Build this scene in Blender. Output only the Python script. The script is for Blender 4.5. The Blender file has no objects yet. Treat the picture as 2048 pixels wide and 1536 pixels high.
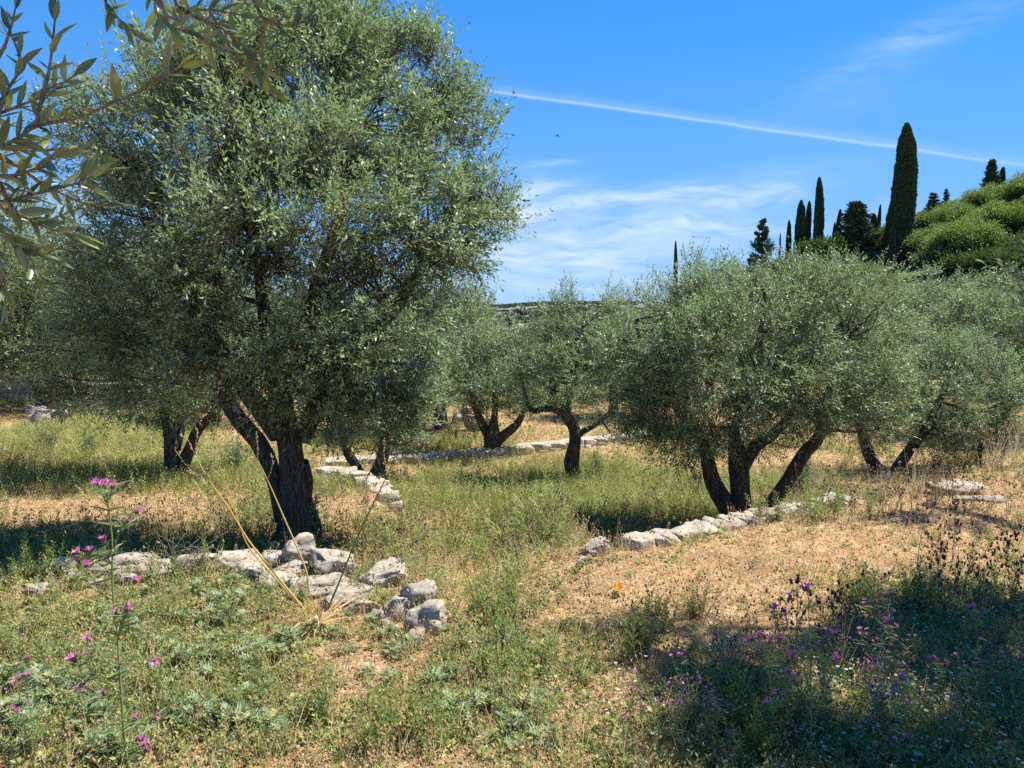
import bpy, math, random
import numpy as np
from mathutils import Vector, Matrix, noise as mnoise

# ---------------------------------------------------------------- camera, light, sky
SC = bpy.context.scene
COL = SC.collection
F = 1540.0                                    # focal length in photo pixels (2048 wide)
PITCH = math.atan(162.0 / F)
CAM = np.array([0.0, 0.0, 1.65])
cd = bpy.data.cameras.new('camera'); cam = bpy.data.objects.new('camera', cd); COL.objects.link(cam)
cd.sensor_width = 36.0; cd.lens = 36.0 * F / 2048.0; cd.clip_start = 0.05; cd.clip_end = 60000
cam.location = CAM; cam.rotation_euler = (math.pi / 2 - PITCH, 0, 0)
SC.camera = cam

SUNV = Vector((0.54, 0.24, 1.0)).normalized()   # towards the sun
sd = bpy.data.lights.new('sun', 'SUN'); sd.energy = 5.0; sd.angle = math.radians(0.5); sd.color = (1.0, 0.95, 0.86)
sun = bpy.data.objects.new('sun', sd); COL.objects.link(sun)
sun.rotation_euler = SUNV.to_track_quat('Z', 'Y').to_euler(); sun.location = (20, 15, 40)
SC.view_settings.view_transform = 'Standard'; SC.view_settings.look = 'None'
SC.view_settings.exposure = 1.15; SC.view_settings.gamma = 1.0
SC.cycles.max_bounces = 6; SC.cycles.diffuse_bounces = 3; SC.cycles.glossy_bounces = 2
SC.cycles.transmission_bounces = 3; SC.cycles.transparent_max_bounces = 4
SC.cycles.use_denoising = False

cp, sp = math.cos(PITCH), math.sin(PITCH)
def ray(px, py):
    u = (px - 1024) / F; v = (768 - py) / F
    return np.array([u, cp + v * sp, -sp + v * cp])
def at(px, py, Y):
    d = ray(px, py); return CAM + d * (Y / d[1])
def proj(x, y, z):
    z = z - CAM[2]
    fw = y * cp - z * sp; up = y * sp + z * cp
    fw = np.maximum(fw, 1e-3)
    return 1024 + F * x / fw, 768 - F * up / fw
def pl(px, py, z=0.0):
    d = ray(px, py); return CAM + d * ((z - CAM[2]) / d[2])

# ---- world: Nishita sky, cirrus and a contrail
W = bpy.data.worlds.new('World'); SC.world = W; W.use_nodes = True
nt = W.node_tree; nt.nodes.clear()
def N(t, **k):
    n = nt.nodes.new(t)
    for a, b in k.items(): setattr(n, a, b)
    return n
def L(a, b): nt.links.new(a, b)
def M(op, a, b=None, c=None, clamp=False):
    n = N('ShaderNodeMath', operation=op); n.use_clamp = clamp
    for i, v in enumerate((a, b, c)):
        if v is None: continue
        if isinstance(v, (int, float)): n.inputs[i].default_value = v
        else: L(v, n.inputs[i])
    return n.outputs[0]
sky = N('ShaderNodeTexSky'); sky.sky_type = 'NISHITA'; sky.sun_disc = False
sky.sun_elevation = math.asin(SUNV.z); sky.sun_rotation = math.atan2(SUNV.x, SUNV.y)
sky.altitude = 100; sky.air_density = 1.0; sky.dust_density = 0.0; sky.ozone_density = 3.0
hs = N('ShaderNodeHueSaturation'); hs.inputs['Saturation'].default_value = 1.36; hs.inputs['Value'].default_value = 1.22
tn = N('ShaderNodeMix', data_type='RGBA', blend_type='MULTIPLY'); tn.inputs[0].default_value = 1.0; tn.inputs[7].default_value = (.86, .95, 1.08, 1); L(sky.outputs[0], tn.inputs[6]); L(tn.outputs[2], hs.inputs['Color'])
tc = N('ShaderNodeTexCoord'); sep = N('ShaderNodeSeparateXYZ'); L(tc.outputs['Generated'], sep.inputs[0])
AZ = M('ARCTAN2', sep.outputs[0], sep.outputs[1]); EL = M('ARCSINE', sep.outputs[2])
def azel(px, py):
    d = ray(px, py); d = d / np.linalg.norm(d); return math.atan2(d[0], d[1]), math.asin(d[2])
def comb(a, b):
    n = N('ShaderNodeCombineXYZ')
    L(a, n.inputs[0]); L(b, n.inputs[1]); return n.outputs[0]
def noise_tex(vec, scale, detail=5, rough=0.55, dist=0.0):
    n = N('ShaderNodeTexNoise'); n.inputs['Scale'].default_value = scale; n.inputs['Detail'].default_value = detail
    n.inputs['Roughness'].default_value = rough; n.inputs['Distortion'].default_value = dist
    L(vec, n.inputs['Vector']); return n.outputs['Fac']
wv = noise_tex(comb(M('MULTIPLY', AZ, 3.0), M('MULTIPLY', EL, 7.0)), 2.0, 3)
wob = M('MULTIPLY', M('SUBTRACT', wv, 0.5), 0.07)
AZ2 = M('ADD', AZ, M('MULTIPLY', wob, 1.6)); EL2 = M('ADD', EL, wob)
def blob(px, py, rx, ry, ang, amp):
    a0, e0 = azel(px, py); c, s = math.cos(ang), math.sin(ang)
    x = M('SUBTRACT', AZ2, a0); y = M('SUBTRACT', EL2, e0)
    u = M('MULTIPLY', M('ADD', M('MULTIPLY', x, c), M('MULTIPLY', y, s)), F / rx)
    v = M('MULTIPLY', M('SUBTRACT', M('MULTIPLY', y, c), M('MULTIPLY', x, s)), F / ry)
    r = M('ADD', M('MULTIPLY', u, u), M('MULTIPLY', v, v))
    return M('MULTIPLY', M('EXPONENT', M('MULTIPLY', r, -1.0)), amp)
tot = None
for b in [(1100, 380, 60, 14, 0.15, 0.75), (1035, 420, 60, 32, 0.9, 0.8), (1140, 415, 120, 18, 0.12, 0.6), (1330, 400, 220, 26, 0.10, 0.85),
          (1520, 395, 90, 14, 0.1, 0.6), (1200, 465, 260, 24, 0.06, 0.75), (1050, 512, 180, 20, 0.0, 0.7), (1400, 470, 250, 22, 0.08, 0.6),
          (1200, 520, 250, 20, 0.05, 0.45), (1060, 575, 320, 42, 0.0, 0.65), (1080, 330, 60, 10, 0.0, 0.35), (1830, 85, 170, 26, 0.35, 0.30),
          (1600, 560, 400, 40, 0.0, 0.3), (1700, 200, 120, 50, 0.3, 0.10), (60, 560, 400, 60, 0, 0.5), (300, 400, 300, 30, 0.1, 0.3)]:
    o = blob(*b); tot = o if tot is None else M('ADD', tot, o)
st = noise_tex(comb(M('MULTIPLY', AZ2, 8.0), M('MULTIPLY', EL2, 42.0)), 1.6, 6, 0.55, 0.25)
cl = M('MULTIPLY', tot, M('MULTIPLY_ADD', M('SUBTRACT', st, 0.36), 2.1, 0.22, clamp=True))
# contrail: a thin band along a great circle, blown soft on its upper side
d1, d2 = ray(970, 181), ray(2048, 330); n1 = np.cross(d1, d2); n1 /= np.linalg.norm(n1)
if n1[2] < 0: n1 = -n1
vm = N('ShaderNodeVectorMath', operation='DOT_PRODUCT'); L(tc.outputs['Generated'], vm.inputs[0]); vm.inputs[1].default_value = tuple(n1)
cn = noise_tex(comb(M('MULTIPLY', AZ, 6.0), M('MULTIPLY', EL, 6.0)), 1.5, 2)
dd = M('ADD', vm.outputs['Value'], M('MULTIPLY', M('SUBTRACT', cn, 0.5), -0.006))
wn = noise_tex(comb(M('MULTIPLY', AZ, 60.0), M('MULTIPLY', EL, 120.0)), 1.0, 4)
wid = M('MULTIPLY_ADD', wn, 0.0018, 0.0009)
q = M('DIVIDE', dd, wid); core = M('EXPONENT', M('MULTIPLY', M('MULTIPLY', q, q), -1.0))
q2 = M('DIVIDE', M('SUBTRACT', dd, 0.004), 0.005); soft = M('MULTIPLY', M('EXPONENT', M('MULTIPLY', M('MULTIPLY', q2, q2), -1.0)), 0.16)
a0, _ = azel(960, 180); a1, _ = azel(1300, 230)
fade = M('MULTIPLY_ADD', M('SUBTRACT', AZ, 0.47), -1.6, 0.62, clamp=True)
cont = M('MULTIPLY', M('MULTIPLY', M('ADD', M('MULTIPLY', core, 0.50), soft), M('MINIMUM', fade, 0.66)), M('MULTIPLY', M('ADD', AZ, 0.16), 9.0, clamp=True))
cl = M('MINIMUM', M('ADD', cl, cont), 0.85)
# pale band low over the horizon
def cmix(f, a, b):
    n = N('ShaderNodeMix', data_type='RGBA'); L(f, n.inputs[0]); L(a, n.inputs[6]); n.inputs[7].default_value = b; return n.outputs[2]
ELp = M('MAXIMUM', EL, 0.0)
base_sky = cmix(M('MULTIPLY', M('EXPONENT', M('MULTIPLY', ELp, -2.0)), 0.95), hs.outputs[0], (0.85, 2.85, 7.3, 1))
base_sky = cmix(M('MULTIPLY', M('EXPONENT', M('MULTIPLY', ELp, -9.0)), 0.82), base_sky, (2.7, 5.0, 7.3, 1))
mx = N('ShaderNodeMix', data_type='RGBA'); L(cl, mx.inputs['Factor']); L(base_sky, mx.inputs[6]); mx.inputs[7].default_value = (6.0, 7.0, 8.2, 1)
bg = N('ShaderNodeBackground'); bg.inputs['Strength'].default_value = 0.062; L(mx.outputs[2], bg.inputs['Color'])
wo = N('ShaderNodeOutputWorld'); L(bg.outputs[0], wo.inputs['Surface'])

# ---------------------------------------------------------------- helpers
def sstep(a, b, x):
    t = np.clip((x - a) / (b - a), 0, 1); return t * t * (3 - 2 * t)
def nrm(v): return v / np.maximum(np.linalg.norm(v, axis=-1, keepdims=True), 1e-9)

def vnoise(x, y, s, seed=0):
    """cheap value noise, vectorised"""
    x = np.asarray(x, float) * s + seed * 17.3; y = np.asarray(y, float) * s - seed * 9.1
    xi = np.floor(x).astype(np.int64); yi = np.floor(y).astype(np.int64); fx = x - xi; fy = y - yi
    fx = fx * fx * (3 - 2 * fx); fy = fy * fy * (3 - 2 * fy)
    def h(a, b):
        n = (a * 374761393 + b * 668265263 + seed * 144665) & 0x7fffffff
        n = ((n ^ (n >> 13)) * 1274126177) & 0x7fffffff
        return ((n ^ (n >> 16)) & 0xffff) / 65535.0
    return (h(xi, yi) * (1 - fx) + h(xi + 1, yi) * fx) * (1 - fy) + (h(xi, yi + 1) * (1 - fx) + h(xi + 1, yi + 1) * fx) * fy
def fbm(x, y, s, seed=0, o=4):
    t = 0; a = 0.5
    for k in range(o): t = t + a * vnoise(x, y, s * 2 ** k, seed + k); a *= 0.5
    return t / (1 - 0.5 ** o)

# terrace edge (graph y = b(x)) taken along the walls
EP = [(0, 1150), (250, 1148), (430, 1138), (600, 1122), (700, 1148), (800, 1185), (900, 1235), (1000, 1215), (1100, 1165), (1170, 1120),
      (1250, 1103), (1350, 1083), (1450, 1060), (1560, 1034), (1700, 1008), (1860, 968), (2048, 905)]
ep = np.array([pl(a, b)[:2] for a, b in EP])
ep = np.vstack([[-40, 6.5], ep, [22, 26], [60, 50]])
WX = [-40, -1.2, -0.6, 0.2, 0.62, 0.8, 60]; WW = [0.22, 0.3, 2.2, 4.0, 2.2, 0.3, 0.3]
sw = np.array([pl(775, 1000, -0.75)[:2], pl(640, 950, -0.75)[:2]])
def H(x, y):
    x = np.asarray(x, float); y = np.asarray(y, float)
    b = np.interp(x, ep[:, 0], ep[:, 1]); db = (np.interp(x + .1, ep[:, 0], ep[:, 1]) - np.interp(x - .1, ep[:, 0], ep[:, 1])) / .2
    s = (y - b) / np.sqrt(1 + db * db); w = np.interp(x, WX, WW)
    m = sstep(-0.02, 1.0, s / w)
    zmid = np.interp(y, [4, 9, 14, 18, 24, 45, 70], [-0.9, -1.0, -1.5, -1.55, -1.65, -3.2, -5])
    zleft = np.interp(y, [5, 7, 10.5, 16, 24, 30], [-0.5, -0.53, -0.75, -1.1, -1.3, -0.6])
    cx = np.where(y < 9.3, np.interp(y, [6.5, 9.3], [-0.9, sw[0, 0]]), sw[0, 0] + (y - sw[0, 1]) * (sw[1, 0] - sw[0, 0]) / (sw[1, 1] - sw[0, 1]))
    wd = np.where(y < 7.2, 1.3, np.where(y < 9.3, 1.3 - (y - 7.2) / 2.1 * 1.12, 0.18)); wd = wd + np.clip(y - 13.5, 0, 10) * .3
    low = zleft + (zmid - zleft) * sstep(-wd, wd, x - cx)
    z = low * m
    # upper terrace climbs gently at the far right, lower land falls behind the grove
    z = z + sstep(4, 14, x) * sstep(5, 14, y) * 0.25
    # terraced bank far left
    z = z + sstep(-4, -10, x) * (sstep(22, 22.8, y) * 0.8 + sstep(27, 28, y) * 0.9)
    z = z - sstep(60, 300, y) * 30 * sstep(30, -10, x - y * .05)
    z = z * (1 - sstep(12, 34, x) * sstep(38, 75, y))
    xe = x - np.clip(y - 112, 0, None) * .34
    rx = np.interp(xe, [-10, 9, 23, 45, 60, 76, 120, 200], [0, .0, .6, 6.4, 12.2, 17.5, 25, 32])
    z = z + rx * sstep(38, 112, y) * (1 - sstep(400, 900, y)) + rx * .25 * sstep(112, 220, y) * (1 - sstep(300, 900, y))
    z = z - sstep(112, 260, y) * 12 - sstep(320, 1400, y) * 10 - sstep(1200, 3500, y) * 40
    z = z - sstep(50, 400, -y) * 40
    r = np.hypot(x, y)
    z = z + (fbm(x, y, 1.1, 3, 4) - .5) * 0.10 * sstep(0, 2, r) + (fbm(x, y, .12, 8, 3) - .5) * 0.3 * sstep(14, 40, r)
    z = z + (fbm(x, y, .02, 5, 4) - .5) * 3 * sstep(70, 200, r) * (z > -28)
    return z
def g3(x, y, dz=0.0): return Vector((float(x), float(y), float(H(x, y)) + dz))
def gcol(px, Y):
    x = (px - 1024) / F * Y * 1.0; z = float(H(x, Y)); x = (px - 1024) / F * (Y * cp - (z - 1.65) * sp); return np.array([x, Y, float(H(x, Y))])
def gnd(px, py):
    d = ray(px, py); t = np.arange(0.5, 120, 0.02) / d[1]
    P = CAM + d * t[:, None]; k = np.argmax(P[:, 2] < H(P[:, 0], P[:, 1]))
    p = P[k]; return np.array([p[0], p[1], float(H(p[0], p[1]))])

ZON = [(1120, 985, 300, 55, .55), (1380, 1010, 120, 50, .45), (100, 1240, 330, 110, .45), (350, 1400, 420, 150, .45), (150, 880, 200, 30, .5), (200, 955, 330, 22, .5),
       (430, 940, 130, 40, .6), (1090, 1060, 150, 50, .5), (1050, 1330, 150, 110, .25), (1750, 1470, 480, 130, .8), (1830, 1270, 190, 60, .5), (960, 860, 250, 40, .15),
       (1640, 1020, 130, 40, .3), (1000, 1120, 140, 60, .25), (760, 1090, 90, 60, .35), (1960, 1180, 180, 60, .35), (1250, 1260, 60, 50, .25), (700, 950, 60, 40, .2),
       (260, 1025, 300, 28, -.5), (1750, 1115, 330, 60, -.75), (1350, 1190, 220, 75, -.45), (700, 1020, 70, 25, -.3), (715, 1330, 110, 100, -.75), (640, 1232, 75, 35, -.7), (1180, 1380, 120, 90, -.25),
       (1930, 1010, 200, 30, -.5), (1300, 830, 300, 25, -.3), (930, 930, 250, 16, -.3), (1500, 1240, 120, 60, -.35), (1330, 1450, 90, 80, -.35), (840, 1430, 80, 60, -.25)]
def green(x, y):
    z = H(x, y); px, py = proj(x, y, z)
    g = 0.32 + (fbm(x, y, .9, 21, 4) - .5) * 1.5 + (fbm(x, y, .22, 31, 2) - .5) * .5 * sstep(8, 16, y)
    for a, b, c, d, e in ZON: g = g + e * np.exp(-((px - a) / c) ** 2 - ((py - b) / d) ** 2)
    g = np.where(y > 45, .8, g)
    return np.clip(g, 0, 1)

def mk(name, V, faces, mat, col=None, parent=None, smooth=False, link=True):
    """faces: list of (n,k) int arrays"""
    me = bpy.data.meshes.new(name); V = np.asarray(V, np.float32)
    me.vertices.add(len(V)); me.vertices.foreach_set('co', V.ravel())
    faces = [np.asarray(f, np.int32) for f in faces if len(f)]
    ls = np.concatenate([f.ravel() for f in faces]); tot = np.concatenate([np.full(len(f), f.shape[1], np.int32) for f in faces])
    st = np.concatenate([[0], np.cumsum(tot)[:-1]]).astype(np.int32)
    me.loops.add(len(ls)); me.loops.foreach_set('vertex_index', ls)
    me.polygons.add(len(tot)); me.polygons.foreach_set('loop_start', st)
    try: me.polygons.foreach_set('loop_total', tot)
    except Exception: pass
    me.update(calc_edges=True); me.validate()
    if smooth: me.polygons.foreach_set('use_smooth', np.ones(len(tot), bool))
    if col is not None:
        at_ = me.color_attributes.new('tint', 'FLOAT_COLOR', 'POINT'); c = np.ones((len(V), 4), np.float32); c[:, :3] = col
        at_.data.foreach_set('color', c.ravel())
    me.materials.append(mat)
    o = bpy.data.objects.new(name, me)
    if link: COL.objects.link(o)
    if parent is not None: o.parent = parent
    return o
class Geo:
    def __init__(s): s.V = []; s.C = []; s.F = {}; s.n = 0
    def add(s, V, F, C):
        V = np.asarray(V, float)
        if not len(V): return
        s.V.append(V); s.C.append(np.broadcast_to(np.asarray(C, float), (len(V), 3)))
        for f in (F if isinstance(F, list) else [F]):
            f = np.asarray(f); s.F.setdefault(f.shape[1], []).append(f + s.n)
        s.n += len(V)
    def make(s, name, mat, parent=None, smooth=False, link=True):
        return mk(name, np.vstack(s.V), [np.vstack(v) for v in s.F.values()], mat, np.vstack(s.C), parent, smooth, link)
def tag(o, label=None, cat=None, group=None, kind=None):
    if label: o['label'] = label
    if cat: o['category'] = cat
    if group: o['group'] = group
    if kind: o['kind'] = kind
    return o
def empty(name, loc=(0, 0, 0)):
    o = bpy.data.objects.new(name, None); COL.objects.link(o); o.location = loc; o.empty_display_size = .1; return o
def copy_tree(o, parent=None):
    c = o.copy(); COL.objects.link(c); c.parent = parent
    for ch in list(o.children): copy_tree(ch, c)
    return c

def resample(P, n):
    """Catmull-Rom through rows of P (any columns)"""
    P = np.asarray(P, float)
    if len(P) == 2: t = np.linspace(0, 1, n)[:, None]; return P[0] * (1 - t) + P[1] * t
    Q = np.vstack([2 * P[0] - P[1], P, 2 * P[-1] - P[-2]]); T = np.linspace(0, len(P) - 1 - 1e-6, n); out = []
    for t in T:
        i = int(t); f = t - i; a, b, c, d = Q[i], Q[i + 1], Q[i + 2], Q[i + 3]
        out.append(.5 * ((2 * b) + (c - a) * f + (2 * a - 5 * b + 4 * c - d) * f * f + (3 * b - a - 3 * c + d) * f ** 3))
    return np.array(out)
def tube(P, R, sides=10, amp=0.0, seed=0, flut=0):
    P = np.asarray(P, float); R = np.asarray(R, float); n = len(P)
    T = nrm(np.gradient(P, axis=0)); ref = np.array([0.31, 0.95, 0.05]); X = nrm(np.cross(T, ref)); Y = np.cross(T, X)
    a = np.linspace(0, 2 * math.pi, sides, endpoint=False); ca, sa = np.cos(a), np.sin(a)
    V = P[:, None, :] + R[:, None, None] * (ca[None, :, None] * X[:, None, :] + sa[None, :, None] * Y[:, None, :])
    V = V.reshape(-1, 3)
    if amp > 0:
        cen = np.repeat(P, sides, 0); dr = V - cen; out = np.empty(len(V)); aa = np.tile(a, n); rr = np.repeat(R, sides); k = np.repeat(np.arange(n), sides)
        for i in range(len(V)):
            c = cen[i]; d = dr[i]
            out[i] = mnoise.noise(Vector((d[0] * 9 + c[0] * 2 + seed, d[1] * 9 + c[1] * 2, d[2] * 9 + c[2] * 2.5))) + .5 * mnoise.noise(Vector((V[i, 0] * 16, V[i, 1] * 16, V[i, 2] * 6 + seed)))
        fl = flut * np.sin(aa * 5 + k * .25 + seed) * .5
        V = cen + dr * (1 + amp * out + fl)[:, None]
    i = np.arange(n - 1)[:, None] * sides; j = np.arange(sides)[None, :]; j2 = (j + 1) % sides
    Fq = np.stack([i + j, i + j2, i + sides + j2, i + sides + j], -1).reshape(-1, 4)
    V = np.vstack([V, P[0], P[-1]]); e = (n - 1) * sides; m = len(V)
    js = np.arange(sides); F3 = np.vstack([np.stack([js, np.full(sides, m - 2), (js + 1) % sides], -1)[:, ::-1][:, [0, 2, 1]], np.stack([e + js, e + (js + 1) % sides, np.full(sides, m - 1)], -1)])
    return V, [Fq, F3]

# ---------------------------------------------------------------- materials
def mat(name):
    m = bpy.data.materials.new(name); m.use_nodes = True; t = m.node_tree; t.nodes.clear(); return m, t
class NT:
    def __init__(s, t): s.t = t
    def n(s, ty, **k):
        o = s.t.nodes.new(ty)
        for a, b in k.items():
            if a in o.inputs.keys(): o.inputs[a].default_value = b
            else: setattr(o, a, b)
        return o
    def l(s, a, b): s.t.links.new(a, b)
    def noise(s, vec, scale, detail=4, rough=.6, dist=0):
        o = s.n('ShaderNodeTexNoise'); o.inputs['Scale'].default_value = scale; o.inputs['Detail'].default_value = detail
        o.inputs['Roughness'].default_value = rough; o.inputs['Distortion'].default_value = dist
        if vec is not None: s.l(vec, o.inputs['Vector'])
        return o.outputs['Fac']
    def ramp(s, f, stops):
        o = s.n('ShaderNodeValToRGB'); e = o.color_ramp.elements
        while len(e) < len(stops): e.new(0.5)
        for k, (p, c) in enumerate(stops): e[k].position = p; e[k].color = (*c, 1) if len(c) == 3 else c
        s.l(f, o.inputs[0]); return o.outputs[0]
    def mix(s, f, a, b, mode='MIX'):
        o = s.n('ShaderNodeMix', data_type='RGBA', blend_type=mode)
        for v, i in ((f, 0), (a, 6), (b, 7)):
            if isinstance(v, (int, float)): o.inputs[i].default_value = v
            elif isinstance(v, tuple): o.inputs[i].default_value = (*v, 1)
            else: s.l(v, o.inputs[i])
        return o.outputs[2]
    def math(s, op, a, b=0.0, clamp=False):
        o = s.n('ShaderNodeMath', operation=op); o.use_clamp = clamp
        for i, v in enumerate((a, b)):
            if isinstance(v, (int, float)): o.inputs[i].default_value = v
            else: s.l(v, o.inputs[i])
        return o.outputs[0]

def leaf_mat(name, back=None, trans=.25, rough=.5, spec=.5, tcol=(1.0, 1.15, .5)):
    m, t = mat(name); s = NT(t)
    a = s.n('ShaderNodeAttribute', attribute_name='tint'); g = s.n('ShaderNodeNewGeometry'); c = a.outputs['Color']
    if back: c = s.mix(g.outputs['Backfacing'], c, s.mix(.75, c, back))
    b = s.n('ShaderNodeBsdfPrincipled'); b.inputs['Roughness'].default_value = rough; b.inputs['Specular IOR Level'].default_value = spec
    s.l(c, b.inputs['Base Color'])
    tr = s.n('ShaderNodeBsdfTranslucent'); s.l(s.mix(1.0, c, tcol, 'MULTIPLY'), tr.inputs['Color'])
    mx = s.n('ShaderNodeMixShader'); mx.inputs[0].default_value = trans; s.l(b.outputs[0], mx.inputs[1]); s.l(tr.outputs[0], mx.inputs[2])
    o = s.n('ShaderNodeOutputMaterial'); s.l(mx.outputs[0], o.inputs['Surface']); return m
M_OLIVE = leaf_mat('olive_leaf', (.34, .39, .27), .30, .5, .45, (.85, 1.12, .55))
M_GREEN = leaf_mat('broad_leaf', None, .42, .55, .3)
M_HERB = leaf_mat('herb', None, .35, .65, .2, (1.0, 1.0, .7))
M_DARK = leaf_mat('cypress_leaf', None, .05, .75, .15)
M_PETAL = leaf_mat('petal', None, .3, .6, .2, (1.1, 1.0, 1.1))
M_CLOSE = leaf_mat('close_olive_leaf', (.22, .25, .15), .30, .38, .6, (.95, 1.15, .45))

def bark_mat(name, dark, light, sc=1.0):
    m, t = mat(name); s = NT(t); tc_ = s.n('ShaderNodeTexCoord'); mp = s.n('ShaderNodeMapping'); mp.inputs['Scale'].default_value = (1, 1, .28)
    s.l(tc_.outputs['Object'], mp.inputs[0]); v = mp.outputs[0]
    n1 = s.noise(v, 26 * sc, 6, .7, .6); n2 = s.noise(v, 5 * sc, 3, .5, .4); vo = s.n('ShaderNodeTexVoronoi'); vo.feature = 'DISTANCE_TO_EDGE'; vo.inputs['Scale'].default_value = 30 * sc; s.l(v, vo.inputs['Vector'])
    c = s.mix(s.ramp(n1, [(.35, (0, 0, 0)), (.68, (1, 1, 1))]), dark, light)
    c = s.mix(s.math('MULTIPLY', s.ramp(n2, [(.5, (0, 0, 0)), (.7, (1, 1, 1))]), .5), c, (.16, .14, .105))
    b = s.n('ShaderNodeBsdfPrincipled'); b.inputs['Roughness'].default_value = .92; b.inputs['Specular IOR Level'].default_value = .15; s.l(c, b.inputs['Base Color'])
    bp = s.n('ShaderNodeBump'); bp.inputs['Strength'].default_value = 1.0; bp.inputs['Distance'].default_value = .03 / sc
    h = s.math('ADD', n1, s.math('MULTIPLY', s.math('MINIMUM', vo.outputs['Distance'], .15), 4.0)); s.l(h, bp.inputs['Height']); s.l(bp.outputs[0], b.inputs['Normal'])
    o = s.n('ShaderNodeOutputMaterial'); s.l(b.outputs[0], o.inputs['Surface']); return m
M_BARK = bark_mat('olive_bark', (.035, .027, .02), (.21, .175, .135))
M_TWIG = bark_mat('twig_bark', (.09, .075, .05), (.26, .22, .16), 3)
M_PALETWIG = bark_mat('pale_twig_bark', (.22, .16, .12), (.42, .34, .27), 6)

def stone_mat():
    m, t = mat('limestone'); s = NT(t); tc_ = s.n('ShaderNodeTexCoord'); oi = s.n('ShaderNodeObjectInfo')
    av = s.n('ShaderNodeVectorMath', operation='ADD'); s.l(tc_.outputs['Object'], av.inputs[0])
    cr = s.n('ShaderNodeCombineXYZ'); s.l(s.math('MULTIPLY', oi.outputs['Random'], 37.0), cr.inputs[0]); s.l(cr.outputs[0], av.inputs[1]); v = av.outputs[0]
    n1 = s.noise(v, 2.2, 6, .65); n2 = s.noise(v, 9, 5, .7, .8); n3 = s.noise(v, 34, 4, .7)
    c = s.ramp(n1, [(.32, (.22, .18, .13)), (.48, (.37, .32, .25)), (.66, (.52, .46, .37))])
    c = s.mix(s.ramp(n2, [(.50, (0, 0, 0)), (.66, (1, 1, 1))]), c, (.27, .25, .22))
    c = s.mix(s.math('MULTIPLY', s.ramp(s.noise(v, 1.3, 3), [(.56, (0, 0, 0)), (.7, (1, 1, 1))]), .5), c, (.55, .34, .19))
    c = s.mix(s.ramp(n3, [(.62, (0, 0, 0)), (.74, (.6, .6, .6))]), c, (.20, .19, .16))
    c = s.mix(s.math('MULTIPLY', s.math('SUBTRACT', oi.outputs['Random'], .5), .5, True), c, (.38, .33, .27))
    b = s.n('ShaderNodeBsdfPrincipled'); b.inputs['Roughness'].default_value = .95; b.inputs['Specular IOR Level'].default_value = .1; s.l(c, b.inputs['Base Color'])
    bp = s.n('ShaderNodeBump'); bp.inputs['Strength'].default_value = .8; bp.inputs['Distance'].default_value = .022
    s.l(s.math('ADD', s.math('MULTIPLY', n2, .8), s.math('MULTIPLY', n3, .2)), bp.inputs['Height']); s.l(bp.outputs[0], b.inputs['Normal'])
    o = s.n('ShaderNodeOutputMaterial'); s.l(b.outputs[0], o.inputs['Surface']); return m
M_STONE = stone_mat()

def ground_mat():
    m, t = mat('dry_ground'); s = NT(t); g = s.n('ShaderNodeNewGeometry'); v = g.outputs['Position']; a = s.n('ShaderNodeAttribute', attribute_name='tint')
    sp_ = s.n('ShaderNodeSeparateColor'); s.l(a.outputs['Color'], sp_.inputs[0]); gr = sp_.outputs[0]; hill = sp_.outputs[1]
    n0 = s.noise(v, .8, 4, .6); n1 = s.noise(v, 5, 6, .7, .5); n2 = s.noise(v, 38, 5, .75, .6); n3 = s.noise(v, 120, 3, .7)
    dry = s.ramp(n1, [(.30, (.25, .15, .075)), (.45, (.43, .27, .13)), (.58, (.54, .37, .19)), (.74, (.64, .50, .31))])
    dry = s.mix(s.ramp(n2, [(.42, (0, 0, 0)), (.60, (1, 1, 1))]), s.mix(.6, dry, (.19, .10, .055)), dry)
    dry = s.mix(s.ramp(n2, [(.60, (0, 0, 0)), (.70, (1, 1, 1))]), dry, (.64, .52, .35))
    dry = s.mix(s.ramp(s.noise(v, 17, 4, .6), [(.60, (0, 0, 0)), (.67, (.8, .8, .8))]), dry, (.60, .50, .36))
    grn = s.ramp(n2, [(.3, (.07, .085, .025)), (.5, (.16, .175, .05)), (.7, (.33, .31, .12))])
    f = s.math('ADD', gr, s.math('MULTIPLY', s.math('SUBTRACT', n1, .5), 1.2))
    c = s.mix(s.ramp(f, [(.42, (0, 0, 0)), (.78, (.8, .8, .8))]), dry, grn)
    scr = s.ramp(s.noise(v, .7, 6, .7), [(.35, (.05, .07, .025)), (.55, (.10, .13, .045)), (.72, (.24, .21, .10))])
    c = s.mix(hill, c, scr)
    b = s.n('ShaderNodeBsdfPrincipled'); b.inputs['Roughness'].default_value = 1; b.inputs['Specular IOR Level'].default_value = .05; s.l(c, b.inputs['Base Color'])
    bp = s.n('ShaderNodeBump'); bp.inputs['Strength'].default_value = .9; bp.inputs['Distance'].default_value = .04
    s.l(s.math('ADD', s.math('MULTIPLY', n1, .9), s.math('ADD', s.math('MULTIPLY', n2, .5), s.math('MULTIPLY', n3, .15))), bp.inputs['Height']); s.l(bp.outputs[0], b.inputs['Normal'])
    o = s.n('ShaderNodeOutputMaterial'); s.l(b.outputs[0], o.inputs['Surface']); return m
M_GROUND = ground_mat()
def plain(name, col, rough=.8, metal=0):
    m, t = mat(name); s = NT(t); tc_ = s.n('ShaderNodeTexCoord'); n1 = s.noise(tc_.outputs['Object'], 8, 4)
    b = s.n('ShaderNodeBsdfPrincipled'); b.inputs['Roughness'].default_value = rough; b.inputs['Metallic'].default_value = metal
    s.l(s.mix(n1, tuple(x * .7 for x in col), tuple(min(1, x * 1.2) for x in col)), b.inputs['Base Color'])
    o = s.n('ShaderNodeOutputMaterial'); s.l(b.outputs[0], o.inputs['Surface']); return m

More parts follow.
